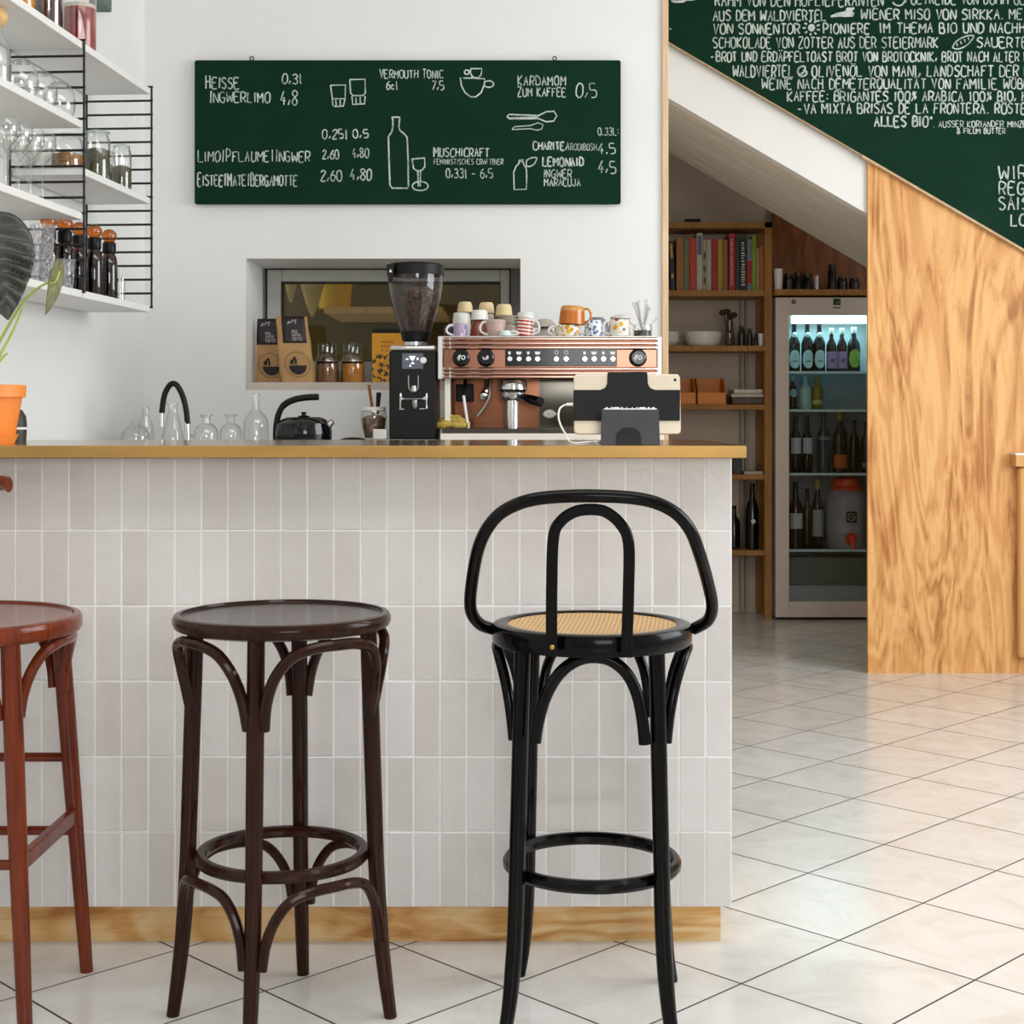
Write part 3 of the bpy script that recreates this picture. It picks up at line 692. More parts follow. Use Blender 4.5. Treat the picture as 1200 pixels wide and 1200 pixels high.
def write(items, parent, name='chalk_lettering'):
    for it in items:
        mb = MB(); chalk(mb, *it[:5], YC, it[5] if len(it) > 5 else .0062, it[6] if len(it) > 6 else 1.0); mb.build(name, M_ck, parent, world=True, smooth=False)
write([('HEISSE', 241.5, 280, 88, 103.5, .007, 1.25), ('0,3l', 331, 353.5, 87, 98), ('INGWERLIMO', 246, 316, 106, 120, .0065, 1.2), ('4,8', 329, 348, 107, 123),
 ('VERMOUTH TONIC', 445, 519.5, 81, 91.5, .0052, 1.15), ('6cl', 453, 466, 95.5, 105, .005), ('7,5', 506, 520, 95, 105, .0055), ('KARDAMOM', 607, 663, 88.5, 100, .0056, 1.1), ('ZUM KAFFEE', 607, 663, 102.5, 113, .0056, 1.1), ('0,5', 675, 699, 98, 114, .006),
 ('0.33L:', 701, 725, 150, 158.5, .0042), ('CHARITEA', 625, 667, 166, 175.5, .0075, 1.1), ('ROOIBOSH', 669, 699, 168.5, 176, .0036), ('4.5', 701, 721, 168, 180, .006), ('LEMONAID', 636, 683.5, 184, 194.5, .0078, 1.1), ('4,5', 701, 721, 189, 203, .006),
 ('INGWER', 637, 669.5, 199, 208, .0052), ('MARACUJA', 638, 680, 209.5, 218, .0052), ('MUSCHICRAFT', 508.5, 573, 172, 183.5, .0066, 1.2), ('FEMINISTISCHES CRAFTBIER', 508.5, 589.5, 186.5, 192.5, .0032), ('0,33l - 6,5', 523, 577, 198, 208.5, .0052),
 ('0,25l', 378, 407, 152, 162.5), ('0,5', 414, 431, 152, 161.5), ('LIMO|PFLAUME|INGWER', 232.5, 363, 175.5, 189.5, .0056, 1.2), ('2,60', 378, 397, 176, 186), ('4,80', 413, 432, 174, 184.5), ('EISTEE|MATE|BERGAMOTTE', 232, 348, 203, 217.6, .0068, 1.25), ('2,60', 376, 400, 200, 212, .0064), ('4,80', 411, 435, 198.5, 211, .0064)], mbd)
def z3(P): return [(210+x*.225, 50+y*.225) for x, y in P]
def z4(P): return [(470+x*.23333, 50+y*.23333) for x, y in P]
def ell(cx, cy, rx, ry, n=14, a0=0, a1=360): return [(cx+rx*math.cos(math.radians(a0+(a1-a0)*k/n)), cy+ry*math.sin(math.radians(a0+(a1-a0)*k/n))) for k in range(n+1)]
def draw(lines, parent, wd=.006):
    mb = MB()
    for P, sm in lines: chalkline(mb, P, YC, wd, sm)
    mb.build('chalk_drawing', M_ck, parent, world=True, smooth=False)
draw([(z3([(788, 222), (866, 220), (864, 292), (797, 292), (788, 222)]), 0), (z3([(798, 294), (800, 326), (812, 332), (855, 330), (862, 294)]), 0), (z3([(815, 298), (818, 328)]), 0), (z3([(838, 298), (840, 328)]), 0),
      (z3([(888, 192), (968, 190), (970, 262), (958, 275), (905, 276), (892, 262), (888, 192)]), 0), (z3([(900, 278), (904, 322), (965, 318), (968, 278)]), 0), (z3([(920, 285), (922, 320)]), 0), (z3([(942, 282), (944, 318)]), 0)], mbd)
draw([(z3([(1108, 388), (1150, 388), (1148, 402), (1145, 430), (1148, 455), (1172, 475), (1187, 492), (1192, 600), (1194, 745), (1190, 758), (1110, 758), (1097, 742), (1092, 600), (1089, 490), (1106, 465), (1112, 440), (1112, 402), (1108, 388)]), 0)], mbd, .0068)
draw([(z4([(55, 584), (118, 579), (120, 622), (106, 640), (82, 645), (62, 632), (55, 584)]), 0), (z4([(84, 645), (87, 722)]), 0), (z4([(98, 645), (96, 722)]), 0), (z4(ell(96, 720, 40, 23)), 1)], mbd)
draw([(z4([(298, 175), (303, 215), (322, 252), (350, 272), (375, 272), (402, 250), (416, 215), (420, 182), (360, 178), (312, 178)]), 0), (z4(ell(440, 208, 24, 16, 12, 150, -160)), 1), (z4([(350, 130), (406, 130), (402, 162), (384, 178), (358, 172), (347, 150), (350, 130)]), 0), (z4(ell(330, 148, 12, 11)), 1)], mbd)
draw([(z4([(532, 372), (542, 360), (690, 366), (730, 346), (768, 344), (782, 368), (766, 394), (730, 398), (690, 382), (545, 383), (532, 372)]), 0), (z4([(545, 378), (690, 374)]), 0)], mbd)
draw([(z4([(558, 432), (570, 422), (650, 416), (688, 402), (714, 412), (706, 434), (680, 440), (650, 432), (560, 437), (558, 432)]), 0)], mbd, .0045)
draw([(z4([(592, 590), (613, 588), (614, 606), (630, 636), (631, 690), (628, 736), (568, 739), (565, 650), (578, 620), (592, 606), (592, 590)]), 0), (z4([(594, 594), (612, 600)]), 0), (z4([(630, 620), (630, 594), (650, 580), (681, 578), (670, 608), (646, 622), (628, 620)]), 1)], mbd, .0056)
# ---- the big board on the stair side
sbd = thing('chalkboard', 'huge green stair-side chalkboard covered in chalk lines about suppliers', 'chalkboard', (2.2, YS-.002, 2.6))
def ybd(x): return 47+.583*(x-780)
pl = []
x0p, x1p = 690, 1320
Yq = YS-.028
mb = MB().prism([(ax(x0p, Yq), az(ybd(x0p), Yq)), (ax(x1p, Yq), az(ybd(x1p), Yq)), (ax(x1p, Yq), 3.19), (ax(x0p, Yq), 3.19)], Yq, YS-.002); mb.build('panel', M_bd, sbd, world=True, smooth=False, bevel=.001)
mb = MB().prism([(ax(x, Yq), az(ybd(x)+d, Yq)) for x, d in ((1010, 0), (1320, 0), (1320, 3.0), (1010, 3.0))], Yq-.004, YS-.002)
mb.build('edge_strip', wood('light edge strip', (180, 150, 115), (214, 188, 152), .5), sbd, world=True, smooth=False)
mb = MB().prism([(ax(x, Yq), az(ybd(x)+d, Yq)) for x, d in ((690, 0), (1010, 0), (1010, .7), (690, .7))], Yq, YS-.002)
mb.build('edge_strip', MC['light edge strip'], sbd, world=True, smooth=False)
MB().lathe([(0, .003), (.004, .002), (.005, 0)], at(785.5, 34, Yq), 10, FWD).build('nail', M_steel, sbd, world=True)
YC = Yq-.0004
write([('RAHM VON DEN HOFLIEFERANTEN', 838, 1035, -6.5, 7, .0078), ('GETREIDE VON DUMM GEORG', 1068, 1222, -7.5, 4.8, .0078),
 ('AUS DEM WALDVIERTEL', 836, 968, 12.5, 24, .0085), ('WIENER MISO VON SIRKKA. MEIDLING', 1009, 1240, 11, 22.5, .0085),
 ('VON SONNENTOR', 836, 937, 28, 39.5, .0088), ('PIONIERE', 965, 1019, 28, 39, .0085), ('IM THEMA BIO UND NACHHALTIG', 1031, 1240, 27, 38.5, .0085),
 ('SCHOKOLADE VON ZOTTER AUS DER STEIERMARK', 836, 1099, 44, 56, .0078), ('SAUERTEIG', 1145, 1218, 44, 55.5, .0078),
 ('-BROT UND ERDÄPFELTOAST BROT VON BROTOCKNIK, BROT NACH ALTER HER', 833, 1218, 61, 72, .0082),
 ('WALDVIERTEL', 859, 929, 77, 90, .008), ('OLIVENÖL VON MANI, LANDSCHAFT DER MANI', 952, 1228, 77, 89.5, .008),
 ('WEINE NACH DEMETERQUALITÄT VON FAMILIE WÖBER', 893, 1214, 92.5, 104, .008),
 ('KAFFEE: BRIGANTES 100% ARABICA 100% BIO, HOCH', 923, 1226, 107.5, 118.5, .0085), ('-VA MIXTA BRISAS DE LA FRONTERA. RÖSTEREI', 935, 1222, 121.5, 133, .0085),
 ('ALLES BIO*', 1025, 1094, 136.5, 148, .0105), ('. AUSSER KORIANDER MINZE', 1094, 1203, 142, 149, .0055), ('& FILUM BUTTER', 1122, 1178, 150.5, 156.5, .006),
 ('WIR', 1171, 1203, 194.5, 209.5, .0088), ('REGIO', 1171, 1217, 213.5, 227.5, .0092), ('SAISON', 1171, 1226, 231, 245.5, .0088), ('LOKAL', 1185, 1232, 251.5, 264.5, .009)], sbd)
def filled(parent, polys):
    mb = MB()
    for P in polys: mb.prism([(at(x, y, YC).x, at(x, y, YC).z) for x, y in P], YC-.001, YC+.0006)
    mb.build('chalk_drawing', M_ck, parent, world=True, smooth=False)
filled(sbd, [[(973, 18.5), (981, 15), (991, 13), (992, 9), (1001, 8.5), (1001, 11), (998, 13), (1001, 15), (1000, 19.5), (992, 20), (984, 19.5), (974, 20.5)]])
filled(sbd, [ell(951, 32.5, 4.2, 4.4, 12)[:-1]])
draw([([(951+7*math.cos(q)*.95, 32.5+6.5*math.sin(q)), (951+10.5*math.cos(q), 32.5+9*math.sin(q))], 0) for q in [2*PI*k/9+.3 for k in range(9)]], sbd, .009)
draw([([(1116, 56), (1120, 49), (1130, 43), (1140, 41.5), (1140, 45), (1133, 53), (1123, 57.5), (1116, 56)], 1)]+[([(1122+i*4.5, 54-i*2.3), (1121+i*4.5, 50.5-i*2.3)], 0) for i in range(4)], sbd, .007)
draw([([(936, 88), (942, 84), (943, 78), (937, 79), (935, 84), (938, 89), (944, 88), (945, 84), (941, 82)], 1)], sbd, .009)
draw([(ell(1053, 0, 7, 6.5, 10, 160, -20), 1), ([(1058, 4), (1062, 1)], 0)], sbd, .008)
draw([([(787, 0), (790, 1.6), (800, 1.4), (803, -1), (796, -4)], 1), ([(804, -.5), (814, -1)], 0)], sbd, .012)
# ---------------------------------------------------------------- espresso machine
YM = 5.19; SM = YM/F
M_cop = pm('copper panel', (142, 98, 80), .2, 1, var=.06, scale=10)
M_copd = pm('copper back panel', (134, 88, 66), .14, 1, var=.06, scale=6)
M_alu = pm('cast aluminium', (206, 203, 198), .35, .6, var=.04)
M_creamm = pm('cream enamel', (228, 221, 208), .35, var=.03)
M_dsteel = pm('dark drip grate', (70, 64, 58), .35, .8)
M_ink = pm('white printed ink', (228, 228, 226), .6)
em = thing('espresso_machine', 'copper two group espresso machine on the back counter with cups on its top', 'coffee machine', (ax(644, YM), 5.45, ZB))
ztop = az(393.5, YM); YBK = 5.70
def EB(name, m, parent=em, **k): return lambda mb: mb.build(name, m, parent, world=True, **k)
mb = MB(); mb.pbox(519, 395, 770, 443, YM+.012, YBK-YM-.02); mb.build('body', M_cop, em, world=True, smooth=False, bevel=.003)
MB().box((ax(517, YM), YM+.02, ztop-.004), (ax(772, YM), YBK, ztop)).build('cup_tray', M_steel, em, world=True, smooth=False)
for x0, x1 in ((513, 518.6), (770, 775.5)):
    mb = MB(); mb.pbox(x0, 394, x1, 444.5, YM-.006, YBK-YM); mb.build('side_panel', M_alu, em, world=True, smooth=False, bevel=.003)
for y in (397.2, 402.4, 407.4, 432.4, 437.4, 441.6):
    mb = MB(); mb.tube([at(518.5, y, YM+.002), at(770, y, YM+.002)], .0058, 10); r_ = mb.build('trim_rail', pm('rose chrome rail', (176, 136, 120), .14, 1, var=.04), em, world=True)
    for x in (519.5, 527.5, 769.5):
        m2 = MB(); m2.tube([at(x-1, y, YM-.0008), at(x+1, y, YM-.0008)], .0066, 10); m2.build('rail_clip', M_chrome, r_, world=True)
mb = MB(); mb.pbox(527, 409.6, 770, 430.6, YM+.006, .01); mb.build('front_panel', M_cop, em, world=True, smooth=False, bevel=.001)
kp = MB().pbox(592, 408, 723, 429.3, YM+.0005, .012).build('keypad', M_blkgl, em, world=True, smooth=False, bevel=.0015)
for x in (597.5, 608.3, 619.3, 630, 652, 663.5, 685.3, 696.3, 707.2, 718.2):
    MB().lathe([(0, .005), (.008, .005), (.0098, .003), (.0105, 0)], at(x, 420.6, YM+.0005), 18, FWD).build('button', M_chrome, kp, world=True)
for x, w_ in ((597, 1), (608, 2), (619, 1), (630, 2), (652, 3), (663.5, 3), (685, 1), (696, 2), (707, 1), (718, 2)):
    mb = MB()
    if w_ == 3: mb.tube(circ((0, 0), .0062, 14), .0011, 4, closed=True); mb.xf(Matrix.Translation(at(x, 412.8, YM+.0004)) @ FWD.to_4x4())
    else:
        c = at(x, 413.7, YM); wd = 1.7 if w_ == 1 else 3.4
        mb.prism([(ax(x-wd, YM), az(412, YM)), (ax(x+wd, YM), az(412, YM)), (ax(x+wd*.7, YM), az(415.4, YM)), (ax(x-wd*.7, YM), az(415.4, YM))], YM, YM+.0004)
    mb.build('icon', M_ink, kp, world=True, smooth=False)
for x in (540.5, 569.5, 747.5):
    kn = MB().lathe([(0, .026), (.022, .026), (.0275, .022), (.0295, .012), (.031, 0), (0, 0)], at(x, 419.3, YM+.006), 32, FWD).build('knob', M_blkgl, em, world=True)
    c = at(x, 419.3, YM-.0207)
    P = [(-.013, -.004), (-.008, .006), (-.003, .009), (-.006, -.002), (-.009, -.009)] if x != 569.5 else [(-.011, .004), (-.006, -.006), (0, .0), (.006, -.005), (.002, .006)]
    mb = MB(); mb.tube(cr([c+Vector((a, 0, b)) for a, b in P], 4), .0017, 5)
    if x != 569.5: mb.tube([c+Vector((.007+.0055*math.cos(q), 0, .001+.0065*math.sin(q))) for q in [2*PI*k/14 for k in range(14)]], .0017, 5, closed=True)
    else: mb.tube(cr([c+Vector((a, 0, b)) for a, b in ((.0, -.006), (.008, .002), (.004, .007))], 4), .0017, 5)
    mb.build('knob_mark', M_ink, kn, world=True)
# lower half
MB().pbox(521, 444, 632, 505, 5.50, .18).build('back_panel', M_copd, em, world=True, smooth=False)
MB().pbox(632, 444, 769, 505, 5.501, .179).build('back_panel', pm('dark mirror steel', (84, 80, 72), .1, 1), em, world=True, smooth=False, label='mirror steel back panel')
for x0, x1 in ((521, 527.5), (762, 768.5)): MB().pbox(x0, 443, x1, 517, YM+.03, .1).build('leg_post', M_creamm, em, world=True, smooth=False, bevel=.002)
MB().pbox(518, 502.5, 776, 508, YM-.045, .46).build('drip_grate', M_dsteel, em, world=True, smooth=False)
MB().pbox(516, 508, 778, 516.8, YM-.055, .47).build('drip_tray', M_creamm, em, world=True, smooth=False, bevel=.002)
for x in (524, 768):
    for y in (YM+.0, 5.6): MB().lathe([(0, ZB), (.02, ZB), (.017, az(516.6, YM))], (ax(x, YM), y, 0), 14).build('foot', M_blkpl, em, world=True)
for gx in (601, 706):
    c = at(gx, 453, YM+.10)
    gh = MB().lathe([(0, .026), (.034, .026), (.047, .022), (.05, .012), (.05, -.010), (.044, -.018), (.04, -.03), (0, -.032)], c, 32).build('group_head', M_chrome, em, world=True)
    pf = MB().lathe([(0, -.018), (.043, -.018), (.043, -.032), (.036, -.046), (.014, -.052), (0, -.052)], c, 28).build('portafilter', M_chrome, em, world=True)
    d = Vector((.55, -.84, -.16)).normalized()
    MB().tube([c+Vector((0, 0, -.028))+d*k for k in (.035, .06, .09, .13, .17, .176)], [.009, .011, .0145, .0165, .0165, .012], 14).build('handle', M_blkgl, pf, world=True)
    mb = MB(); mb.tube([c+Vector((0, 0, -.05)), c+Vector((0, -.005, -.066)), c+Vector((-.012, -.008, -.078))], .007, 10); mb.build('spout', M_chrome, pf, world=True)
zt_ = az(502.5, YM)
mb = MB(); c = at(600, 0, YM+.10); mb.lathe([(0, zt_), (.023, zt_), (.023, az(466, 5.29)), (0, az(466, 5.29))], (c.x, c.y, 0), 24); mb.build('drain_column', M_chrome, em, world=True)
MB().pbox(534, 450, 555, 470.5, 5.44, .06).build('socket_plate', M_blkpl, em, world=True, smooth=False, bevel=.003)
mb = MB(); mb.tube([at(545.5, 446, YM+.08), at(544.5, 456, YM+.06), at(543.3, 464, YM+.05)], .0068, 10); mb.build('steam_grip', M_blkpl, em, world=True)
mb = MB(); mb.tube([at(543.3, 463, YM+.05), at(545.5, 480, YM+.04), at(549, 501.8, YM+.03)], .0048, 10); mb.build('steam_wand', M_ink, em, world=True, label='white sleeved steam wand')
mb = MB(); mb.tube(cr([at(571, 445, YM+.09), at(570, 455, YM+.06), at(566.5, 464, YM+.05), at(566, 467, YM+.05)], 4), .0095, 12); mb.ball(at(567, 463, YM+.05), .015, 14); mb.build('water_outlet', M_chrome, em, world=True)
mb = MB(); mb.tube(cr([at(574, 446, YM+.1), at(574, 462, YM+.09), at(568, 476, YM+.09), at(559, 488, YM+.09)], 5), .0042, 8); mb.build('water_wand', M_steel, em, world=True)
bgm = MB().lathe([(0, .003), (.0225, .003), (.0255, .0)], (0, 0, 0), 28, FWD).xf(Matrix.Translation(at(644, 485, 5.497)) @ Matrix.Diagonal((1, 1, .68, 1))).build('badge', M_chrome, em, world=True)
mb = MB(); c = at(644, 485, 5.4935); mb.tube([c+Vector((.0195*math.cos(q), 0, .0125*math.sin(q))) for q in [2*PI*k/24 for k in range(24)]], .001, 4, closed=True)
for k in range(3): mb.tube([c+Vector((-.010+k*.008, 0, -.005)), c+Vector((-.006+k*.008, 0, .006))], .0012, 4)
mb.build('badge_mark', M_blk, bgm, world=True)
c0, c1 = 527.5, 0
# yellow cloth on the drip tray
cx, cy = ax(531, YM), YM+.055
mb = MB()
for y_, z_, x0_, x1_, r0_ in ((-.030, .012, -.070, .060, .0125), (.0, .013, -.066, .066, .0135), (.030, .012, -.058, .064, .0125), (-.012, .027, -.050, .058, .0125), (.016, .029, -.058, .038, .012), (-.002, .039, -.030, .030, .009)):
    P, rr_ = [], []
    for i in range(25):
        u = i/24; x_ = (x0_+(x1_-x0_)*u)*.86; q = Vector((x_*30, y_*60, z_*80))
        P.append(Vector((x_, y_+noise.noise(q)*.010, z_+noise.noise(q+Vector((7, 0, 0)))*.005)))
        rr_.append(r0_*(math.sin(PI*(.06+.88*u))**.35)*(1+.35*noise.noise(q*1.7+Vector((0, 5, 0)))))
    o_n = len(mb.v); mb.tube(P, rr_, 14)
    for i in range(o_n, len(mb.v)): mb.v[i] += Vector((0, 0, noise.noise(mb.v[i]*160)*.003))
for v in mb.v: v.z = max(0.0, v.z)
tag(mb.build('cleaning_cloth', pm('mustard terry cloth', (186, 158, 74), .95, var=.35, scale=120, bump=1.0), loc=(cx, cy, zt_+.0005)), 'crumpled mustard yellow cloth on the drip tray of the coffee machine', 'cloth')
# ---------------------------------------------------------------- cups on the machine
def cupmat(nm, c, rough=.25): return pm('glaze '+nm, c, rough, var=.05, scale=25, coat=.2)
def pattern(nm, base, cols, scale=55, thr=.52):
    t = NT('painted '+nm); v = t.obj(); vo = t.n('TexVoronoi', {'Vector': v, 'Scale': scale}); 
    m = t.math('LESS_THAN', vo.outputs['Distance'], thr*.55)
    n = t.noise(v, scale*.35, 1); pick = t.ramp(t.n('SeparateColor', {0: vo.outputs['Color']}).outputs[0], [(i/len(cols), L(c)) for i, c in enumerate(cols)], 'CONSTANT')
    t.pr(col=t.mix(m, L(base), pick), rough=.25); return t.m
M_hand = {}
def cup(x, yt, yb, wb, wt, Y, z0, mat, label, cat='cup', hand=None, tilt=0, group='cups on top of the coffee machine', hmat=None, name='coffee_cup', ht=None, hh=None):
    """cup standing mouth down; wb = width at the bottom in picture pixels, wt = width at the top"""
    s_ = Y/F; h = (yb-yt)*s_; r0, r1 = wb*s_/2, wt*s_/2
    o = thing(name, label, cat, (ax(x, Y), Y, z0), 0, group)
    mb = MB(); mb.lathe([(r0*.94, 0.0), (r0, .002), (r0+(r1-r0)*.35, h*.4), (r0+(r1-r0)*.7, h*.75), (r1, h-.006), (r1*.9, h-.001), (r1*.72, h), (r1*.70, h-.003), (0, h-.003)], n=28)
    mb.lathe([(r0*.94, 0), (r0*.9, h*.5), (r1*.85, h-.008), (0, h-.008)], n=28)
    mb.build('body', mat, o)
    if hand is not None:
        a = hand; rm = (r0+r1)/2; d = Vector((math.cos(a), math.sin(a), 0)); q = hh or min(h*.36, .028)
        P = [d*(rm*.97)+Vector((0, 0, h*.5+q*.95)), d*(rm+.012)+Vector((0, 0, h*.5+q)), d*(rm+.023)+Vector((0, 0, h*.5+q*.3)), d*(rm+.021)+Vector((0, 0, h*.5-q*.55)), d*(rm+.004)+Vector((0, 0, h*.5-q)), d*(r0*.95)+Vector((0, 0, h*.5-q))]
        MB().tube(cr(P, 5), .0042, 8).build('handle', hmat or mat, o)
    if tilt: o.rotation_euler = (0, tilt, 0)
    return o
ZT = ztop+.0006
YA, YB_, YC_ = 5.27, 5.38, 5.50
sA = YA/F
LFT, RGT = PI+.25, -.25
M_white_c = cupmat('white', (233, 230, 225)); M_cream = pm('cream paper cup', (226, 204, 158), .7)
cup(526.5, 378, 393, 13, 13, YB_, ZT, cupmat('black blue', (40, 36, 46)), 'dark cup half hidden behind the purple mug at the left end', hand=None)
cup(539.5, 378, 393.5, 17, 17, YA, ZT, pattern('lilac', (170, 148, 176), [(60, 60, 150), (220, 200, 220), (190, 120, 140)], 60), 'lilac painted mug with white handle at the left end of the machine top', hand=LFT, hmat=M_white_c)
cup(541, 361.5, 393.5, 23, 20, YC_, ZT, M_white_c, 'tall white cup behind the lilac mug', hand=None)
zc_ = ZT+(393.5-361.5)*YC_/F
cup(545, 349, 361.5, 19, 15, YC_, zc_+.0006, M_cream, 'cream paper cup upside down on the tall white cup, left of three', name='paper_cup', group='cream paper cups on top of stacked cups')
cup(561, 373, 393.5, 22, 15, YB_-.03, ZT, pattern('brick zigzag', (138, 62, 44), [(138, 62, 44), (138, 62, 44), (206, 176, 130)], 50, .3), 'brick red mug with pale pattern under a white cup', hand=None)
zc_ = ZT+20.5*(YB_-.03)/F
cup(562, 361, 373, 21, 18, YB_-.03, zc_+.0006, M_white_c, 'white cup standing on the brick red mug', hand=None)
zc2 = ZT+(393.5-362)*YC_/F
cup(570, 362, 393.5, 19, 17, YC_+.04, ZT, cupmat('cream grey', (205, 196, 182)), 'pale grey cup hidden behind the white and brick red cups', hand=None)
cup(570, 349, 362, 19, 15.5, YC_+.04, ZT+31.5*(YC_+.04)/F+.0006, M_cream, 'cream paper cup upside down in the middle of the three', name='paper_cup', group='cream paper cups on top of stacked cups')
cup(581, 373.5, 393.5, 19, 24, YA, ZT, cupmat('dusty pink', (196, 168, 156)), 'dusty pink mug with white handle in the front row', hand=LFT, hmat=M_white_c)
cup(592, 387, 393.5, 16, 14, YA-.045, ZT, cupmat('mint', (205, 224, 216)), 'small pale mint cup lying low in front of the pink mug', hand=RGT, hmat=M_white_c, hh=.006)
cup(594, 376, 393.5, 20, 22, YC_-.02, ZT, cupmat('taupe', (176, 160, 146)), 'taupe cup carrying a pile of saucers', hand=None)
zs_ = ZT+17.5*(YC_-.02)/F
for k, nm in enumerate(('lowest', 'middle', 'uppermost')):
    z_ = zs_+.0006+k*.0105
    mb = MB().lathe([(0, 0), (.026, 0), (.030, .004), (.043, .008), (.0445, .0096), (.028, .0076), (0, .0072)], n=32)
    tag(mb.build('saucer', cupmat('beige', (214, 204, 188)), loc=(ax(593, YC_-.02), YC_-.02, z_)), 'beige saucer, %s of the pile of three between the cups' % nm, 'saucer', 'saucers on top of the coffee machine')
cup(590.5, 350.5, 364, 20, 16.5, YC_-.02, zs_+.0006+3*.0105+.0004, M_cream, 'cream paper cup upside down on the saucers, right of three', name='paper_cup', group='cream paper cups on top of stacked cups')
cup(616, 361, 393.5, 22, 20, YC_, ZT, cupmat('pale mint white', (222, 226, 220)), 'tall pale cup behind the red striped mug', hand=None)
t = NT('red striped glaze'); sx_ = t.n('SeparateXYZ', {0: t.obj()}).outputs[2]
m = t.math('GREATER_THAN', t.math('SINE', t.math('MULTIPLY', sx_, 520)), .1)
t.pr(col=t.mix(m, L((226, 214, 202)), L((178, 26, 28))), rough=.25); M_redst = t.m
cup(614, 372, 393.5, 20, 17, YA, ZT+.0022, M_redst, 'red and white striped mug leaning in the front row', hand=RGT, hmat=M_white_c, tilt=.10)
for k, (nm, y0, y1) in enumerate((('lower', 381, 393.5), ('upper', 371, 380.8))):
    s_ = YB_/F; h = (y1-y0)*s_; z_ = ZT+(393.5-y1)*s_+k*.0003
    mb = MB().lathe([(.034, 0), (.0415, .001), (.0415, .004), (.036, h*.55), (.022, h*.95), (.014, h), (0, h)], n=32)
    tag(mb.build('bowl', cupmat('warm grey', (190, 184, 174)), loc=(ax(638, YB_), YB_, z_)), '%s of two pale grey bowls stacked upside down left of the amber mug' % nm, 'bowl', 'bowls on top of the coffee machine')
M_floral = pattern('floral', (228, 224, 214), [(226, 172, 40), (168, 80, 40), (228, 224, 214), (92, 98, 60), (214, 150, 40)], 58, .85)
cup(665, 380, 393.5, 29, 31, YA, ZT, M_floral, 'wide floral mug carrying the amber ribbed mug', hand=LFT, hmat=M_white_c)
t = NT('amber ribbed glaze'); v = t.obj(); sp = t.n('SeparateXYZ', {0: v}).outputs
ang = t.math('ARCTAN2', sp[1], sp[0]); st_ = t.math('SINE', t.math('MULTIPLY', ang, 40)); up = t.math('GREATER_THAN', sp[2], .045)
t.pr(col=t.mix(up, L((190, 104, 20)), t.mix(t.math('MULTIPLY_ADD', st_, .4, .5), L((176, 104, 34)), L((224, 168, 88)))), rough=.2, coat=.3); M_amb = t.m
cup(670, 357.5, 379.5, 31, 27, YA, ZT+13.5*sA+.0022, M_amb, 'amber mug with ribbed rim leaning on top of a floral mug', hand=RGT, tilt=.055)
cup(696, 374, 393.5, 24, 19, YA, ZT, pattern('delft blue', (222, 224, 226), [(70, 100, 140), (222, 224, 226), (110, 136, 166), (90, 116, 150)], 75, .8), 'blue and white painted mug right of the amber mug', hand=LFT, hmat=M_white_c)
mb = MB().lathe([(.038, 0), (.044, .002), (.043, .045), (.036, .067), (.02, .080), (0, .081)], n=32)
tag(mb.build('bowl', cupmat('slate grey', (122, 124, 134)), loc=(ax(700, YC_-.02), YC_-.02, ZT)), 'slate grey bowl upside down behind the blue and white mug', 'bowl', 'bowls on top of the coffee machine')
cup(711, 369, 393.5, 15, 13, YC_+.06, ZT, M_white_c, 'white cup behind the slate grey bowl', hand=PI/2*.1)
cup(726, 373, 393.5, 25, 24, YA, ZT, M_floral, 'floral mug with orange blossom beside the jar of spoons', hand=LFT, hmat=M_white_c)
mb = MB().lathe([(.030, 0), (.036, .002), (.034, .008), (.02, .013), (.006, .016), (0, .016)], n=28)
tag(mb.build('saucer', cupmat('grey white', (206, 202, 194)), loc=(ax(727, YA), YA, ZT+20.5*sA+.0006)), 'grey white saucer lying upside down on the right floral mug', 'saucer', 'saucers on top of the coffee machine')
sj = thing('spoon_jar', 'glass jar full of spoons at the right end of the machine top', 'jar', (ax(753, YA), YA, ZT))
MB().lathe([(0, 0), (.03, 0), (.033, .006), (.033, .038), (.03, .041)], n=24).build('glass_body', M_clear, sj)
MB().lathe([(0, .002), (.029, .002), (.029, .022), (0, .024)], n=20).build('contents', pm('dark spoon bowls', (60, 60, 60), .3, .8, var=.4, scale=90), sj)
for k, (a, b, l, hw) in enumerate(((-.30, .1, .12, .005), (-.12, .25, .123, .005), (.12, .1, .125, .005), (.28, -.1, .10, .005), (.75, .1, .085, .0045), (-.85, .1, .085, .0045), (-.2, -.2, .115, .005), (.2, .3, .11, .004))):
    d = Vector((math.sin(a), math.sin(b)*.5, math.cos(a))).normalized(); o_ = Vector((-.012*math.sin(a), 0, .004))
    mb = MB(); mb.tube([o_, o_+d*.04, o_+d*l*.8, o_+d*l], [.003, .003, .0036, hw*1.15], 6, ref=(0, 1, 0), ry=.0016)
    so = mb.build('spoon', M_steel, loc=(ax(753, YA), YA, ZT+.0015))
    tag(so, 'steel teaspoon standing in the glass jar on the machine', 'spoon', 'teaspoons in the glass jar')
